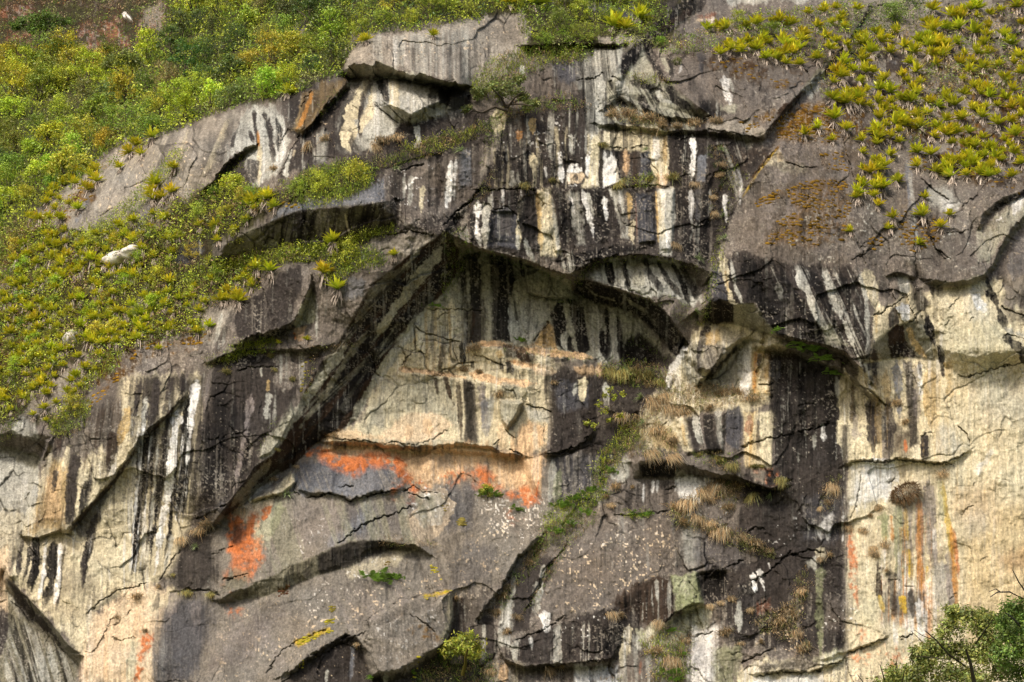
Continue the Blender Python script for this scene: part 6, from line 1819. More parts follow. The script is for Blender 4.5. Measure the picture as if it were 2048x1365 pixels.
cover("ledge_grass", "strips of grass and small plants growing along the rock ledges", "grass", [
    ("585,392 600,355 650,336 700,330 748,344 742,372 692,402 640,412 600,410", 5.92, (YG, MG, MG, OG), .85),
    ("440,350 500,372 545,395 560,372 600,350 640,340 690,322 760,318 800,300 850,285 900,272 950,258 985,240 1015,222 1020,228 990,252 950,272 900,300 850,318 800,330 760,342 700,345 620,365 590,395 545,412 500,395", 7.4, (YG, OG, BR, MG), .7),
    ("430,528 480,512 560,492 640,490 680,480 720,458 780,450 795,462 700,488 640,520 560,528 500,545", 5.5, (YG, YG, MG, OG), .75),
    ("648,548 662,515 690,498 724,497 765,508 765,530 720,540 690,550 668,565", 5.5, (YG, MG, DG, YG), .9),
    ("800,295 850,280 930,262 960,250 945,275 880,300 830,310", 6.66, (YG, OG, BR), .7),
    ("940,170 980,125 1010,110 1060,100 1130,105 1180,110 1150,125 1090,130 1050,150 1000,175 970,200", 5.92, (YG, MG, OG, BR), .8),
    ("1000,225 1060,205 1130,190 1180,215 1120,225 1060,225 1020,235", 8.14, (OG, BR, MG), .7),
    ("960,250 1000,235 1020,215 1000,270 960,330 975,300", 8.14, (OG, MG), .5),
    ("935,410 960,370 990,340 975,390 945,420", 7.4, (OG, BR), .5),
    ("880,470 920,455 940,490 915,560 885,600 880,560 890,520", 7.4, (OG, DG, MG), .55),
    ("1255,145 1300,152 1345,165 1345,172 1290,168 1250,155", 5.92, (OG, BR, YG), .55),
    ("1220,222 1260,225 1320,245 1335,262 1300,262 1250,245 1220,235", 5.5, (BR, BR, OG), .7),
    ("1235,365 1280,352 1310,355 1320,366 1290,378 1260,372", 5.92, (OG, MG, YG), .55),
    ("1410,300 1440,290 1470,330 1460,370 1440,380 1430,340", 7.4, (OG, BR, DG), .5),
    ("1418,390 1428,380 1432,430 1420,440", 5.92, (OG, BR), .45),
    ("1440,470 1450,480 1440,540 1425,600 1415,640 1400,650 1412,590 1425,520", 6.66, (OG, MG, YG), .5),
    ("1470,330 1500,350 1440,480 1432,470", 8.88, (OG, YG), .35),
    ("480,680 540,672 560,690 530,700 480,715 455,730 440,720", 5.5, (OG, MG, YG), .7),
    ("410,715 440,705 450,725 410,740", 5.92, (OG, BR), .5),
    ("620,690 660,690 700,690 640,700", 7.4, (BR, OG), .5),
    ("600,790 625,720 640,700 630,740 612,790", 8.14, (OG, YG, BR), .4),
    ("100,850 150,810 180,800 178,830 160,850 115,875 105,870", 5.5, (YG, MG, OG), .75),
    ("115,870 180,840 170,860 120,880", 6.66, (OG, BR, YG), .5),
    ("1195,735 1240,722 1320,735 1345,745 1330,780 1290,775 1240,770 1200,755", 6.66, (OG, MG, BR, BR), .75),
    ("1000,690 1100,700 1180,712 1180,722 1080,712 1000,700", 8.88, (OG, BR, MG), .4),
    ("1190,930 1215,900 1240,860 1270,845 1290,870 1260,900 1235,930 1200,975 1180,990", 5.92, (YG, OG, MG, BR), .8),
    ("1175,985 1200,975 1215,990 1170,1030 1120,1050 1090,1060 1085,1040 1110,1010 1140,995", 5.92, (MG, OG, YG), .75),
    ("1085,1055 1130,1040 1165,1030 1140,1060 1100,1090 1075,1120 1050,1130 1060,1100", 5.92, (OG, MG, BR), .7),
    ("1050,1125 1080,1110 1075,1130 1040,1165 1015,1200 1000,1230 985,1240 1010,1185 1035,1140", 6.66, (OG, BR, MG), .55),
    ("1175,1035 1200,1020 1185,1050 1140,1090 1110,1140 1090,1170 1065,1210 1045,1230 1070,1180 1100,1130 1125,1080", 6.66, (OG, BR, BR, MG), .55),
    ("1340,780 1400,770 1450,775 1520,790 1530,800 1460,808 1400,822 1340,825 1300,830 1290,810 1320,790", 5.92, (BR, BR, OG, TB), .7),
    ("1260,840 1300,830 1340,860 1360,905 1320,915 1260,915 1250,880", 7.4, (BR, OG, TB, OG), .75),
    ("1380,905 1450,905 1480,930 1450,940 1400,925", 7.4, (OG, BR, MG), .6),
    ("1395,985 1430,965 1480,965 1480,985 1440,1000 1400,1005 1360,1030 1345,1045 1340,1020 1370,1000", 5.92, (BR, BR, OG, TB), .8),
    ("1350,1030 1400,1035 1450,1055 1500,1080 1545,1105 1545,1120 1500,1105 1450,1085 1400,1060 1350,1050", 5.92, (BR, OG, OG, TB), .7),
    ("1470,960 1500,965 1480,975 1470,1010 1450,1030 1445,1000", 7.4, (OG, BR), .6),
    ("1245,1022 1300,1022 1300,1036 1250,1036", 5.5, (MG, YG), .5),
    ("770,1075 810,1078 850,1082 880,1095 860,1095 800,1090 760,1085", 6.66, (BR, OG, BR), .45),
    ("1280,1290 1320,1270 1360,1290 1380,1330 1360,1365 1300,1365 1310,1320", 6.66, (OG, MG, BR, YG), .8),
    ("1330,1250 1390,1270 1380,1310 1350,1300", 8.14, (BR, OG), .6),
    ("1195,1360 1240,1355 1240,1365 1195,1365", 6.66, (BR, OG), .5),
    ("880,1300 960,1300 985,1330 985,1420 800,1420 820,1370", 7.4, (OG, DG, BR, MG), .8),
    ("0,860 30,845 40,830 30,860 0,880", 6.66, (YG, OG, DG), .7),
    ("1505,1245 1560,1215 1590,1200 1600,1230 1580,1290 1550,1270 1520,1265", 7.4, (BR, TB, OG), .75),
    ("1590,1160 1610,1140 1620,1180 1600,1220 1590,1240 1580,1210", 7.4, (BR, OG), .6),
    ("1640,985 1660,960 1680,955 1670,985 1660,1020 1645,1010", 7.4, (BR, OG), .55),
], 40, .055, 5, .55)
cover("hanging_ferns", "small green ferns hanging in a fringe from the lip of the great arch", "ferns", [
    ("925,486 965,498 1020,512 1065,526 1115,545 1170,560 1165,575 1110,560 1060,542 1010,528 960,520 925,505", 6.6, (MG, OG, DG), .4),
    ("1140,560 1180,525 1230,511 1290,510 1340,516 1395,530 1395,540 1340,526 1285,520 1230,522 1190,540 1160,565", 6.6, (MG, OG, YG), .38),
    ("1170,590 1100,600 1130,610 1150,598", 5.94, (MG, DG), .35),
    ("1250,585 1290,580 1350,600 1400,625 1400,650 1360,650 1330,615 1290,600", 7.26, (MG, OG, DG), .45),
    ("1260,665 1300,680 1340,715 1345,735 1310,710 1270,690 1250,700", 7.92, (DG, MG), .4),
    ("470,320 490,305 495,330 470,345 440,362 430,365", 7.26, (MG, YG), .4),
    ("520,880 545,840 560,830 550,870 525,890 515,905", 8.58, (MG, YG), .35),
    ("840,610 895,612 890,618 850,618", 5.28, (MG, DG), .4),
    ("640,205 700,165 690,190 650,225 630,250", 6.6, (MG, DG), .5),
], 22, .05, 7, .6)

# ------------------------------------------------------------------ moss cushions (stuff)
def moss(specs, seed=21):
    r = np.random.RandomState(seed); V = []; F = []; C = []; o = 0
    ring = np.array([(math.cos(a), math.sin(a)) for a in np.linspace(0, 2 * math.pi, 7)[:-1]])
    for poly, gap, col, sz in specs:
        for x, y in scatter(poly, gap, seed + o % 97):
            p, n = surf(x, y); p = np.array(p); n = np.array(n)
            if fbm(np.array([x / 17.]), np.array([y / 12.]), 3, 2)[0] < -.12: continue
            a = unit(np.cross(n, (0, 0, 1))); b_ = np.cross(n, a)
            s = sz * r.uniform(.6, 1.4); h = s * r.uniform(.25, .55)
            v = [p + (a * q[0] * 1.5 + b_ * q[1] * .8) * s - n * .01 for q in ring * r.uniform(.8, 1.2, (6, 1))]
            v += [p + (a * q[0] * 1.0 + b_ * q[1] * .5) * s + n * h * .8 for q in ring * r.uniform(.8, 1.2, (6, 1))] + [p + n * h]
            V += v; c = np.array(col) * r.uniform(.6, 1.4)
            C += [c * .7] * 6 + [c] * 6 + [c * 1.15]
            for k in range(6):
                k2 = (k + 1) % 6
                F += [(o + k, o + k2, o + 6 + k2), (o + k, o + 6 + k2, o + 6 + k), (o + 6 + k, o + 6 + k2, o + 12)]
            o += 13
    C = np.array(C); C = np.concatenate((C, np.ones((len(C), 1))), 1)
    ob = link(bpy.data.objects.new("moss", mesh_from("moss", np.array(V), np.array(F), M_MOSS, dict(leaf=C), True)))
    tag(ob, "orange brown moss cushions growing in patches on the grey rock slab", "moss", None, "stuff")
MO, MY = (.135, .075, .010), (.26, .22, .018)
moss([("1562,385 1610,362 1690,358 1702,420 1692,480 1620,492 1530,486 1552,445 1600,420", 6, MO, .085),
      ("1508,404 1560,378 1574,388 1540,405 1515,412", 6, MO, .085), ("1552,240 1600,205 1660,205 1690,262 1662,285 1600,282 1545,275", 6.5, MO, .09),
      ("1800,445 1870,432 1884,485 1820,505", 7, MO, .085), ("1480,245 1550,218 1545,240 1490,264", 6, MO, .085), ("1640,310 1692,300 1694,342 1652,340", 7, MO, .085),
      ("1790,420 1830,425 1825,490 1800,490", 10, MO, .09), ("1410,125 1500,115 1590,165 1560,180 1480,150", 10, MO, .085), ("1820,300 1850,290 1850,340 1820,340", 7, MO, .08),
      ("1850,300 2048,290 2048,390 1960,370 1900,350", 11, MO, .08), ("1738,478 1770,465 1762,495 1735,500", 7, MO, .08), ("250,700 330,680 410,668 400,690 330,695 260,720", 7, (.2, .11, .012), .09),
      ("170,800 210,775 235,745 240,755 205,795 178,815", 7, (.2, .11, .012), .085), ("60,440 160,375 190,370 180,395 100,450 60,480", 8, MO, .1), ("20,640 60,560 75,580 40,680 10,740", 8, MO, .09),
      ("590,1284 620,1268 655,1257 665,1262 625,1280 600,1290", 4, MY, .07), ("650,1240 668,1238 666,1247 652,1248", 4, MY, .07), ("658,1212 672,1212 668,1222 660,1224", 4, (.16, .13, .02), .07),
      ("846,1192 900,1180 908,1186 850,1198", 4, MY, .06), ("862,1130 880,1140 892,1158 875,1160 862,1150", 5, MY, .07), ("596,1330 606,1320 606,1335 598,1340", 4, MY, .06),
      ("555,1175 578,1172 576,1190 558,1192", 5, (.07, .03, .015), .06), ("880,1012 895,1010 890,1022", 5, (.13, .10, .03), .06), ("914,1032 930,1035 932,1052 915,1055", 4, (.15, .12, .03), .08),
      ("820,1390 830,1310 840,1312", 9, MY, .06), ("770,1124 780,1118 778,1128 770,1130", 4, (.17, .11, .02), .06), ("530,410 560,405 640,415 560,415 540,425", 8, (.2, .13, .015), .08), ("600,720 622,700 620,735 605,765 600,790", 6, (.17, .14, .02), .06)])

# ------------------------------------------------------------------ bromeliads
BM = [brom_mesh(100 + i) for i in range(9)]
BRED = brom_mesh(190, .9)
spots = []                                     # (x, y, size in px across, colony)
def colony(poly, gap, size, name, seed, holes=()):
    r = np.random.RandomState(seed)
    var = lambda x, y: gap * (1.12 + .4 * float(fbm(np.array([x / 38.]), np.array([y / 30.]), seed, 2)[0]) * 1.6 + .12 * r.randn())
    for x, y in scatter(poly, var, seed):
        if any(inside(pts(h_), np.array([[x]]), np.array([[y]]))[0, 0] for h_ in holes): continue
        spots.append((x, y, size * R.uniform(.62, 1.15), name))
colony("1700,75 1830,60 1860,20 2056,10 2056,380 1990,352 1900,362 1832,335 1825,285 1760,235 1690,262 1655,232 1665,150", 23, 39, 'right', 5,
       ("1745,240 1765,235 1765,280 1745,280", "1808,205 1830,225 1835,300 1812,290", "1845,140 1900,150 1890,200 1850,200", "1690,228 1745,222 1745,262 1690,262"))
colony("1712,290 1800,230 1812,262 1770,330 1745,395 1712,390", 22, 37, 'right', 6)
colony("1395,60 1500,50 1700,10 1725,25 1690,90 1640,125 1590,135 1530,120 1470,110 1450,90 1580,75 1620,50", 27, 35, 'shelf', 8)
for x, y in ((1460, 102), (1475, 95), (1512, 98), (1530, 118), (1548, 120), (1570, 108), (1580, 95), (1440, 110), (1600, 100), (1558, 82), (1520, 82), (1602, 72)): spots.append((x, y, 36, 'shelf'))
for x, y, s in ((1604, 270, 34), (1636, 258, 30), (1662, 282, 24), (1750, 412, 30), (1782, 436, 32), (1782, 458, 26), (1846, 432, 44), (1884, 454, 34), (1896, 432, 26), (1832, 490, 30), (1702, 464, 24), (1844, 396, 26), (1710, 396, 28), (1724, 374, 36), (1752, 375, 40), (1766, 376, 40), (1786, 362, 40)):
    spots.append((x, y, s, 'stray'))
colony("-20,560 60,470 140,462 200,470 260,440 330,425 345,450 300,470 210,520 280,500 330,480 360,470 340,520 260,560 330,560 400,560 520,535 520,570 470,598 410,620 370,640 400,665 330,668 250,690 200,690 160,680 110,745 60,790 -20,830", 23, 31, 'left', 9)
colony("100,760 160,705 215,700 200,740 150,790 90,850 30,850 20,810", 28, 28, 'left', 10)
colony("60,440 130,350 200,330 215,350 160,400 140,440", 26, 30, 'left', 12)
colony("400,450 470,440 545,395 560,410 500,450 440,485", 26, 29, 'left', 13)
for x, y, s in ((310, 275, 40), (275, 290, 34), (265, 305, 36), (288, 308, 28), (352, 335, 32), (318, 368, 42), (312, 385, 34), (310, 398, 36), (330, 395, 32), (345, 385, 34), (178, 380, 32), (160, 418, 32), (244, 335, 28), (197, 336, 28),
                (547, 540, 42), (478, 604, 40), (446, 602, 34), (650, 545, 46), (678, 578, 44), (420, 653, 30), (612, 680, 18), (560, 688, 16), (670, 480, 40), (790, 510, 26), (320, 700, 22), (665, 490, 30), (535, 398, 40), (508, 405, 40), (505, 412, 34)):
    spots.append((x, y, s, 'left stray'))
for x, y, s in ((1219, 53, 56), (1272, 36, 52), (1250, 58, 46), (1065, 8, 56), (1022, 8, 40), (866, 72, 26), (735, 82, 34), (575, 187, 44)): spots.append((x, y, s, 'top'))
spots = [(x, y, s, n, s * px_m(x, y)) for x, y, s, n in spots]
spots.sort(key=lambda q: -q[2])
named, rest = spots[:298], spots[298:]
BLAB = {'right': ("yellow green bromeliad with dead leaf skirt in the dense colony on the right slab", "bromeliads of the colony on the upper right slab"),
        'shelf': ("yellow bromeliad on the grassy shelf left of the long diagonal crack", "bromeliads of the shelf left of the diagonal crack"),
        'stray': ("lone bromeliad on bare grey rock below the right colony, among moss patches", "scattered bromeliads below the right colony"),
        'left': ("yellow tipped bromeliad among the green undergrowth of the left slope", "bromeliads of the left slope"),
        'left stray': ("bromeliad standing clear on bare grey rock of the left slabs", "scattered bromeliads of the left slabs"),
        'top': ("large yellow bromeliad at the brink of the cliff near the top middle", "bromeliads of the top brink")}
by_col = {}
for i, (x, y, s, nm, m) in enumerate(named):
    ro, sk = BM[R.randint(len(BM))]
    root = plant("bromeliad", (("leaf_rosette", ro, tuple(R.uniform(.85, 1.2) * np.array((R.uniform(.85, 1.1), R.uniform(.92, 1.06), 1)))), ("dead_leaf_skirt", sk, tuple(np.array((1, 1, 1)) * R.uniform(.65, 1.1)))), x, y + s * .12, m / .76, None, .5, .04)
    by_col.setdefault(nm, []).append(root)
    tag(root, BLAB[nm][0], "bromeliad", BLAB[nm][1])
for nm in ('top',): ordinal_labels(by_col.get(nm, []), ("", "yellow bromeliads along the top brink"), "bromeliad", BLAB[nm][1])
root = plant("bromeliad", (("leaf_rosette", BRED[0], (1, 1, 1)), ("dead_leaf_skirt", BRED[1], (1, 1, 1))), 158, 536, .95, None)
tag(root, "dark red bromeliad among the yellow ones, just left of the white boulder", "bromeliad")
if rest:
    V = []; F = []; C = []; o = 0
    for x, y, s, nm, m in rest:
        p, n = surf(x, y + s * .12); ro, sk = BM[R.randint(len(BM))]
        a = heading(n) + R.normal() * .4; ca_, sa_ = math.cos(a), math.sin(a); k = m / .76
        for me_ in (ro, sk):
            v = np.empty(len(me_.vertices) * 3, np.float32); me_.vertices.foreach_get('co', v); v = v.reshape(-1, 3) * k
            c = np.empty(len(v) * 4, np.float32); me_.attributes['leaf'].data.foreach_get('color', c)
            V.append(np.stack((v[:, 0] * ca_ - v[:, 1] * sa_, v[:, 0] * sa_ + v[:, 1] * ca_, v[:, 2]), -1) + np.array(p + n * .04))
            F.append(np.arange(len(v)).reshape(-1, 4) + o); C.append(c.reshape(-1, 4)); o += len(v)
    ob = link(bpy.data.objects.new("small_bromeliads", mesh_from("small_bromeliads", np.concatenate(V), np.concatenate(F), M_BROM, dict(leaf=np.concatenate(C)))))
    tag(ob, "the smaller yellow green bromeliads scattered between the larger ones", "bromeliads", None, "stuff")

# ------------------------------------------------------------------ shrubs of the upper slope
SH = [shrub_mesh(200, 1.0, .75, 30, 1900, .060), shrub_mesh(201, .9, .9, 26, 1600, .055), shrub_mesh(202, 1.1, .65, 34, 2000, .065, .4), shrub_mesh(203, .8, 1.1, 26, 1500, .07, .35),
      shrub_mesh(204, 1.0, .8, 22, 1200, .085, .5, .3), shrub_mesh(205, 1.15, .8, 40, 2200, .05)]
SC = [("bright yellow green", YG), ("mid green", MG), ("dark green", DG), ("dull olive green", OG)]
def shrub(x, y, r_px, ci, mi=None, label=None, group=None, name="shrub"):
    fo, li = SH[R.randint(len(SH)) if mi is None else mi]
    j = R.uniform(.8, 1.2, 3)
    k = r_px * px_m(x, y)
    root = plant(name, (("foliage", fo, tuple(np.array(SC[ci][1]) * j)), ("limbs", li, (.09, .07, .05))), x, y, k, None, 1.0, .02)
    if label: tag(root, label, "shrub", group)
    return root
n = 0
for x, y in scatter("-40,110 120,125 310,115 380,30 420,-30 700,-40 700,70 680,140 600,170 540,185 470,200 400,225 330,255 270,265 210,290 160,340 90,385 20,425 -40,450", 34, 31):
    dark = fbm(np.array([x / 90.]), np.array([y / 70.]), 5, 2)[0] - (.25 if y < 170 and x > 330 else -.1)
    ci = R.choice((0, 0, 0, 1)) if dark > -.02 else (R.choice((0, 1)) if dark > -.16 else (2 if dark < -.42 else R.choice((1, 3))))
    edge = y > 215 - .32 * (x - 420) if x > 250 else False
    shrub(x, y + 8, R.uniform(24, 46), ci, None, SC[ci][0] + " shrub in the thicket on the upper left slope", SC[ci][0] + " shrubs of the upper left thicket")
    n += 1
for x, y in scatter("700,-20 1050,-20 1040,15 960,28 880,34 800,48 720,62", 36, 33): shrub(x, y + 4, R.uniform(18, 32), R.choice((0, 0, 1)), None, "leafy shrub along the brink above the hanging block", "shrubs of the brink above the hanging block")
for x, y in scatter("1060,20 1200,-10 1290,10 1220,60 1130,100 1080,100", 38, 35): shrub(x, y, R.uniform(18, 30), R.choice((0, 1, 1)), None, "green shrub hanging over the ledge at the top middle", "shrubs over the top middle ledge")
for x, y in scatter("30,500 200,500 400,440 500,400 500,520 420,590 250,660 120,700 20,760", 40, 37): shrub(x, y, R.uniform(13, 25), R.choice((0, 0, 1)), None, "low leafy bush between bromeliads on the left slope", "low bushes of the left slope")
for i, (x, y, r_, ci, lb) in enumerate(((690, 530, 34, 0, "rounded bright bush alone on grey rock below the third ledge"), (640, 385, 30, 0, "broad bright bush on the ledge above the dark striped overhang"), (705, 372, 34, 0, "leafy bush at the right end of the ledge above the dark overhang"),
        (590, 392, 20, 0, "small bush at the left end of the ledge above the dark overhang"), (470, 385, 28, 0, "bright bush below the narrow arch of the flow stained bay"), (430, 400, 24, 1, "green bush between the bare slab and the flow stained bay"),
        (500, 405, 22, 1, "dense bush beside yellow bromeliads left of the second ledge"), (975, 995, 18, 1, "small dark green bush below the orange lichen"), (1085, 95, 22, 1, "bush hanging over the grey face right of the hanging block"),
        (1320, 90, 16, 1, "low bush left of the grassy shelf at the top"), (1480, 60, 22, 0, "bright bush on the grassy shelf at the top"), (1540, 70, 20, 1, "green bush in the middle of the grassy shelf"), (1790, 40, 30, 3, "grey green bush at the top of the right slab above the bromeliads"),
        (150, 835, 26, 0, "bright bush on the left slope, lowest of the green patches"), (1350, 62, 8, 3, "tiny bush in the black gully"), (1350, 130, 12, 3, "pale sparse shrub in the hollow below the grassy shelf"), (1410, 352, 12, 1, "small bush on the striped wall")), ):
    if i in (14, 16): continue
    shrub(x, y, r_, ci, None, lb)

# ------------------------------------------------------------------ grass tufts, ferns and spiky rosettes on the wall
GB = [grass_mesh(300, 260, .55, 1.0, .8, .022), grass_mesh(301, 280, .5, .8, 1.0, .02, .5), grass_mesh(302, 280, .6, 1.2, .7, .022), grass_mesh(303, 260, .6, .7, 1.2, .02, .9)]
TU = tussock_mesh(310); FE = [fern_mesh(320), fern_mesh(321, 20, .5, .4)]; AG = [agave_mesh(330), agave_mesh(331, 40, .6)]
DRY, GRN, MIX, FGR, AGR = TB, (.15, .18, .035), (.33, .29, .10), (.20, .33, .055), (.26, .32, .14)
AREA = [  # name, singular place, list of (x, y, radius px, kind)
    ("below the fanned arches of the top", "t", "1225,232,18 1256,228,22 1290,240,24 1318,252,22 1352,255,18 1390,250,22 1432,244,16"),
    ("under the hanging block, right of its bay", "t", "765,285,26 790,278,22 745,292,18"),
    ("in the flow stained bay", "t", "618,292,16 650,280,14 548,340,14"),
    ("on the joint across the tall striped wall", "m", "1048,372,16 1102,362,10 1205,290,14 1240,368,16 1300,362,16 1345,358,20"),
    ("right of the tall striped wall", "t", "1440,352,14 1425,395,12 1425,425,12 1348,490,14 1440,330,14 1390,368,12"),
    ("on the broken ledges of the pale wall", "t", "925,742,16 955,745,14 948,700,18 1108,768,12 1000,792,20"),
    ("at the foot of the dark diagonal corner", "t", "398,1064,24 418,1046,20 362,1078,14 482,1018,14 545,958,12 592,935,10 668,872,12"),
    ("on the tan rock at the lower left", "t", "272,1196,18 232,1236,12 318,1172,12 290,1262,8"),
    ("left of the dark lower slab", "m", "372,1186,16 422,1190,14 345,1150,8"),
    ("on the ramp under the great arch", "m", "1240,745,22 1262,752,24 1295,755,26 1320,765,20 1215,740,18"),
    ("on the pale ridge beside the arch", "t", "1300,800,24 1340,815,24 1280,838,22 1245,830,20 1330,790,16 1440,790,20 1468,788,22 1500,796,18 1422,818,18 1362,824,22 1312,862,22 1345,884,20 1300,905,20 1340,912,18"),
    ("over the black slit right of the middle", "m", "1440,922,20 1462,930,16 1398,912,12 1508,934,13 1524,934,10 1562,958,16 1505,994,18"),
    ("on the grass bank below the black slit", "t", "1432,972,24 1402,985,24 1376,1004,26 1352,1022,22 1362,1046,20 1392,1036,20 1442,1060,22 1480,1076,22 1512,1088,20 1538,1106,12 1458,1016,18 1422,1048,18"),
    ("left of the grey slab with dark drips", "t", "1228,976,18 1212,996,16 1262,975,10 1222,1012,14"),
    ("on the cream wall around the big tussock", "t", "1757,1018,15 1738,1032,13 1696,1056,14 1726,1062,14 1742,1094,11 1768,1090,17 1748,1112,16 1772,1142,8 1883,948,18"),
    ("where the dark wall meets the cream wall", "t", "1792,808,18 1812,846,16 1662,972,20 1655,1006,12 1640,1016,8 1655,1112,14 1642,1116,10"),
    ("on the lower right broken rock", "t", "1452,1268,24 1480,1288,10 1520,1284,13 1462,1200,14 1440,1206,12 1420,1210,10 1500,1220,12 1560,1246,24 1582,1232,22 1592,1266,20 1606,1300,24 1600,1184,18"),
    ("below the round grey slab", "t", "1240,1232,16 1222,1226,14 1320,1242,14 1308,1306,22 1340,1318,24 1372,1282,14"),
    ("along the two diagonal bottom cracks", "t", "1006,1194,18 1012,1178,16 990,1226,15 1032,1236,17 1016,1262,15 1062,1128,14 1092,1332,18 1122,1332,13 980,1344,18 908,1198,14 716,1288,12"),
    ("on the face of the left overhang", "m", "452,745,14 540,715,12 548,740,10 585,760,10 552,900,8")]
KN = dict(t=("dry brown grass tuft", "dry grass tufts", DRY), m=("green and brown grass tuft", "greenish grass tufts", MIX))
for place, kind, lst in AREA:
    objs = []
    for q in lst.split():
        x, y, r_ = map(float, q.split(','))
        hang = 1 if R.rand() < .5 else 0
        o = solo("grass_tuft", GB[(1, 3)[R.randint(2)] if hang else (0, 2)[R.randint(2)]], x, y, r_ * px_m(x, y) / .52, np.array(KN[kind][2]) * R.uniform(.75, 1.2), .5)
        objs.append(o)
    ordinal_labels(objs, (KN[kind][0] + " " + place, KN[kind][1] + " " + place), "grass tuft", KN[kind][1] + " " + place)
o = solo("grass_tussock", TU, 1810, 986, 40 * px_m(1810, 986) / .75, (.24, .145, .07), 0, .0); o.rotation_euler[1] = math.radians(-24)
tag(o, "big brown grass tussock bulging from the cream wall above the ochre streaks", "grass tussock")
FA = [("on the ledge where the right overhang begins", "1602,692,26 1622,702,24 1645,720,22 1660,748,20 1556,662,14"), ("on the ledge crossing the lower grey slab", "745,1160,26 770,1154,26 790,1158,16"),
      ("below the orange lichen", "968,990,18 986,992,18 1030,1020,16"), ("down the green diagonal strip", "1150,1000,20 1122,1014,20 1172,1030,18 1140,1052,18 1108,1066,16 1180,985,16 1215,945,16"),
      ("below the grey dripping slab", "1258,1030,14 1275,1030,14 1292,1032,12"), ("among brown grass at the bottom", "1342,1348,22 1335,1264,16 1362,1310,12 1348,1362,20"),
      ("in the black recess at the bottom", "745,1355,14 822,1345,12"), ("on the steps of the pale wall", "1040,682,12 870,612,12")]
for place, lst in FA:
    objs = []
    for q in lst.split():
        x, y, r_ = map(float, q.split(',')); objs.append(solo("fern", FE[R.randint(2)], x, y, r_ * px_m(x, y) / .5, np.array(FGR) * R.uniform(.8, 1.2), .4))
    ordinal_labels(objs, ("bright green fern " + place, "green ferns " + place), "fern", "ferns " + place)
objs = []
for x, y, r_, lb in ((1440, 302, 18, "down the right edge of the striped wall"), (1392, 520, 22, "in the black hole right of the arch"), (574, 992, 22, "on the tan ledge above the orange lichen"), (388, 1096, 18, "hanging under the brown tufts at the foot of the diagonal"),
                     (1290, 302, 16, "on the grey block high in the striped wall"), (1302, 352, 18, "on the joint of the striped wall"), (1250, 742, 20, "on the ramp under the great arch"), (1284, 798, 22, "beside the pale ridge"), (1290, 845, 20, "in the brown grass left of the ridge"),
                     (1124, 1002, 16, "at the head of the green diagonal strip"), (1145, 1046, 18, "in the middle of the green diagonal strip"), (1028, 1152, 16, "at the lower end of the diagonal crack"), (1545, 994, 18, "under the orange stained lip"), (1612, 1290, 20, "among the dry grass at the lower right"),
                     (1168, 1190 - 4, 0, ""), (830, 392, 0, ""), (920, 305, 24, "hanging at the end of the long grassy ledge"), (790, 340, 16, "on the long grassy ledge"), (675, 150, 16, "under the left end of the hanging block"), (1385, 622, 18, "over the right end of the great arch"), (728, 1340, 0, ""), (1450, 478, 18, "at the left tip of the right slab"), (1450, 432, 14, "at the left edge of the right slab")):
    if r_ > 0: tag(solo("spiky_rosette", AG[R.randint(2)], x, y, r_ * px_m(x, y) / .55, np.array(AGR) * R.uniform(.8, 1.2), .4), "spiky grey green rosette plant " + lb, "rosette plant")

# ------------------------------------------------------------------ trees
def tree(name, base, limbs, clumps, leaves, size, color, label, bark=(.07, .055, .04), seed=1, r0=.16, out=.2, cr=26, asp=.45, tone=(.5, 1.3), dY=0.):
    """limbs: lists of survey points from the base out; clumps: (x, y, r) leaf masses; each limb swings out from the rock by its own amount"""
    r = np.random.RandomState(seed); p0, n0 = surf(*base); k = px_m(*base)
    y0 = p0.y - out + dY
    root = link(bpy.data.objects.new(name, None)); root.location = at(base[0], base[1], y0 + out * .5)
    org = np.array(root.location)
    paths = []
    for lm in limbs:
        w = [float(v) for v in lm[0].split(',')]; q = pts(lm[1]); yo = np.linspace(y0 + out * .4, y0 + w[1], len(q))
        P = at(q[:, 0], q[:, 1], yo) - org
        if len(P) > 2: P[1:-1] += r.normal(size=(len(P) - 2, 3)) * .03
        paths.append((P, np.linspace(w[0], w[0] * .35, len(q))))
    o = link(bpy.data.objects.new("trunk", tubes_mesh(paths, "trunk")), root); o.color = (*bark, 1)
    C = np.array([(c[0], c[1], c[2]) for c in clumps], float); per = leaves // len(C); Q = []; T = []
    for x, y, rr in C:
        c = at(x, y, y0 + r.uniform(-.8, .8) * rr * k) - org
        nsub = 9; sc = r.normal(size=(nsub, 3)); sc = unit(sc) * r.uniform(.3, 1, (nsub, 1)); st = r.uniform(*tone, nsub)
        kk = r.randint(0, nsub, per); off = r.normal(size=(per, 3)) * .24
        P = c + (sc[kk] * .75 + off) * rr * k * (1, 1, .8)
        Q.append(leaf_quads(P, r.uniform(.6, 1.3, per) * size, r, .5, unit(sc[kk] + off), asp)); T.append(st[kk] * r.uniform(.7, 1.3, per))
    Q = np.concatenate(Q); T = np.concatenate(T)
    col = np.stack((T * r.uniform(.85, 1.25, len(T)), T, T * r.uniform(.6, 1.1, len(T)), np.ones(len(T))), -1)
    o = link(bpy.data.objects.new("crown", mesh_from("crown", Q.reshape(-1, 3), np.arange(len(Q) * 4).reshape(-1, 4), M_LEAF, dict(leaf=np.repeat(col[:, None], 4, 1).reshape(-1, 4)))), root)
    o.color = (*color, 1)
    tag(root, label, "tree")
    return root
def cl(s): return [tuple(map(float, q.split(','))) for q in s.split()]
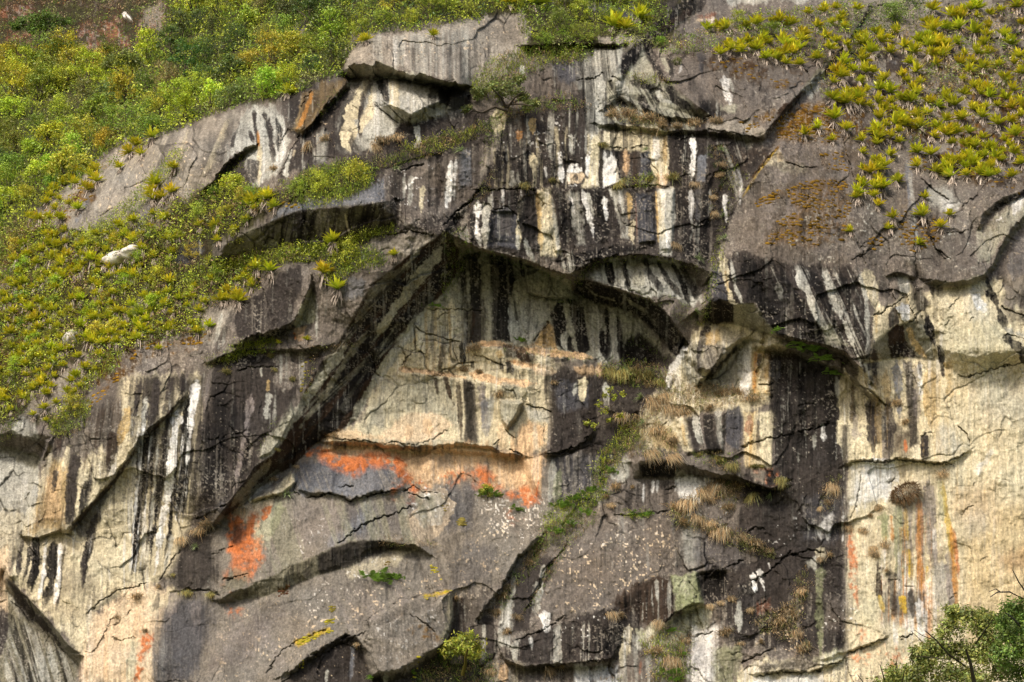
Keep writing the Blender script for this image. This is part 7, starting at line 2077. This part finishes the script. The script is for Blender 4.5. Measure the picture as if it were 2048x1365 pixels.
tree("tree", (72, 125), (("0.16,-.2", "68,130 75,100 80,78 78,60"), ("0.09,-.5", "80,78 95,55 112,42 128,40"), ("0.07,-.4", "78,62 62,50 45,50"), ("0.07,-.2", "78,58 85,40 90,30"), ("0.12,-.6", "88,108 105,98 125,92 138,90")),
     cl("110,42,22 128,42,18 45,48,22 70,40,22 90,35,22 60,58,16 125,95,26 105,88,20 138,88,14 85,52,14 30,55,14"), 5200, .085, (.15, .24, .05), "dark limbed tree with flat crown standing against the far brown slope", seed=41)
tree("tree", (272, 165), (("0.10,-.4", "262,168 250,150 232,138 218,135"), ("0.07,-.4", "258,160 245,152 240,140"), ("0.06,-.3", "262,168 265,140 262,120")), cl("230,120,24 255,115,26 270,125,20 215,128,16"), 2200, .08, (.22, .27, .06), "leaning shrubby tree with dark bare limbs in the upper left thicket", seed=42)
tree("tree", (125, 182), (("0.10,-.3", "122,182 128,170 138,155"), ("0.07,-.3", "112,175 116,165 112,155")), cl("85,145,32 110,135,34 135,150,26 105,165,24 70,160,24 95,120,22"), 4200, .08, (.32, .36, .06), "rounded yellow green tree above the left thicket", seed=43)
tree("tree", (1010, 215), (("0.09,-1.0", "1015,222 990,215 965,225 950,222"), ("0.08,-1.0", "1012,215 1000,195 985,178"), ("0.07,-1.2", "1015,215 1030,195 1045,185"), ("0.06,-1.2", "965,225 945,220 935,228"), ("0.06,-1", "1010,210 1040,208 1065,212")),
     cl("985,168,22 1010,172,24 1030,186,24 960,180,20 1045,195,18 950,190,16 1000,190,20 935,222,16 1055,212,16 1070,205,14 1040,160,16"), 4200, .075, (.22, .26, .09), "spreading small leaved tree rooted on the wall right of the hanging block", seed=44, out=.8)
tree("sapling", (1222, 850), (("0.03,-.9", "1222,855 1224,830 1220,805 1222,780"), ("0.02,-1", "1224,830 1208,815 1195,805"), ("0.02,-1", "1222,815 1236,800 1242,790"), ("0.02,-.9", "1222,845 1200,850 1185,858"), ("0.02,-.9", "1223,838 1240,830")),
     cl("1222,780,12 1230,795,12 1200,808,12 1212,822,12 1190,852,12 1175,845,9 1240,832,10 1218,840,10 1208,790,8 1245,788,8"), 620, .075, (.36, .40, .06), "thin sapling with sparse yellow green leaves on the ramp under the arch", seed=45, out=.6)
tree("tree", (925, 1340), (("0.11,-1.0", "925,1350 930,1330 932,1315 935,1300"), ("0.06,-1.2", "932,1315 915,1300 900,1295"), ("0.06,-1.2", "934,1305 945,1295 955,1290")),
     cl("918,1280,24 940,1278,22 900,1292,20 955,1295,18 890,1305,16 930,1298,20 915,1300,16 948,1310,14"), 2200, .085, (.36, .40, .07), "small yellow green tree with mossy trunk at the bottom middle", bark=(.12, .10, .02), seed=46, out=.9)
tree("tree", (1960, 1380), (("0.13,-8.5", "1960,1420 1950,1370 1940,1330 1932,1300"), ("0.06,-9", "1940,1340 1900,1310 1870,1280 1850,1262"), ("0.05,-9", "1935,1310 1965,1270 1985,1240"), ("0.03,-9", "1900,1320 1860,1315 1830,1313"), ("0.025,-9", "1870,1282 1845,1268 1828,1260"), ("0.025,-9", "1850,1290 1835,1275 1822,1262")),
     cl("1900,1260,34 1935,1235,34 1965,1255,34 1880,1300,36 1920,1300,38 1960,1310,38 1850,1330,34 1890,1345,36 1930,1350,38 1975,1235,26 1985,1290,36 2000,1340,40 1820,1355,28 1965,1365,36 1905,1225,20 1790,1350,30 1770,1370,26 1865,1300,26 1835,1310,20"), 17000, .085, (.27, .31, .10), "leafy grey green tree top in front of the cream wall, lower right corner", seed=47, out=8.0, tone=(.4, 1.4))
tree("tree", (2060, 1380), (("0.13,-9.5", "2075,1420 2066,1330 2058,1270 2052,1200"), ("0.06,-10", "2055,1270 2030,1240 2010,1225"), ("0.05,-10", "2050,1200 2020,1182 1995,1185 1980,1195"), ("0.045,-10", "2055,1190 2040,1165 2025,1140"), ("0.03,-10", "2000,1184 1990,1176 1978,1184")),
     cl("2030,1220,36 2050,1250,40 2020,1265,34 2045,1300,40 2070,1220,36 2075,1280,40 2015,1310,34 2050,1345,40 2005,1245,22"), 11000, .085, (.19, .29, .07), "darker green tree at the right edge with bare crooked upper limbs", seed=48, out=9.0, tone=(.4, 1.4))
tree("bush", (1780, 1400), (("0.05,-6", "1780,1420 1770,1360 1760,1330"), ("0.04,-6", "1790,1410 1800,1370 1812,1330"), ("0.04,-6", "1740,1420 1730,1370 1715,1350"), ("0.03,-6", "1770,1360 1790,1335 1795,1310")),
     cl("1790,1365,24 1820,1345,22 1760,1380,22 1840,1365,24"), 1500, .08, (.22, .29, .06), "sparse twiggy bush left of the trees at the bottom right", seed=49, out=6.0)

# ------------------------------------------------------------------ pale boulders in the green slope
m_bo, nt, b = mat_new("pale_rock")
nz = nt.nodes.new('ShaderNodeTexNoise'); nz.inputs['Scale'].default_value = 3; nz.inputs['Detail'].default_value = 8
cr_ = nt.nodes.new('ShaderNodeValToRGB'); cr_.color_ramp.elements[0].color = (.30, .26, .21, 1); cr_.color_ramp.elements[0].position = .35; cr_.color_ramp.elements[1].color = (.62, .58, .50, 1); cr_.color_ramp.elements[1].position = .6
nt.links.new(nz.outputs[0], cr_.inputs[0]); nt.links.new(cr_.outputs[0], b.inputs['Base Color']); b.inputs['Roughness'].default_value = .9
def boulder(outline, thick, label, seed):
    """a slab of rock with a broken outline, bedded in the slope"""
    p = pts(outline); r = np.random.RandomState(seed); c = p.mean(0); P0, n0 = surf(*c); n0 = np.array(n0)
    q = np.concatenate([p[[i]] * (1 - t) + p[[(i + 1) % len(p)]] * t + r.normal(size=(1, 2)) * 1.2 for i in range(len(p)) for t in (0, .35, .7)])
    rings = []
    for sc, h in ((1.0, -.3), (1.0, .35), (.93, .75), (.6, 1.0), (.25, 1.05)):
        rings.append([np.array(surf(*(c + (v - c) * sc))[0]) + n0 * thick * h * (1 + r.normal() * .06) + np.array((0, -.15, 0)) for v in q])
    V = np.array(rings).reshape(-1, 3); m = len(q); F = []
    for a in range(4):
        for i in range(m): F.append((a * m + i, a * m + (i + 1) % m, (a + 1) * m + (i + 1) % m, (a + 1) * m + i))
    o = np.array(P0); me = mesh_from("boulder", V - o, np.array(F), m_bo)
    me2 = me; bm = __import__('bmesh').new(); bm.from_mesh(me2); bm.verts.ensure_lookup_table()
    bm.faces.new([bm.verts[4 * m + i] for i in range(m)]); bm.to_mesh(me2); bm.free()
    ob = link(bpy.data.objects.new("boulder", me2)); ob.location = o
    tag(ob, label, "boulder")
boulder("203,528 225,515 252,503 278,497 280,508 262,520 240,532 215,535", .45, "large white slab of rock bedded in the left green slope", 3)
boulder("128,688 140,676 152,668 158,672 150,682 138,692", .4, "small white boulder low on the left green slope", 4)
boulder("248,38 256,34 264,37 264,45 252,46", .5, "white boulder on the far brown slope at the top", 5)
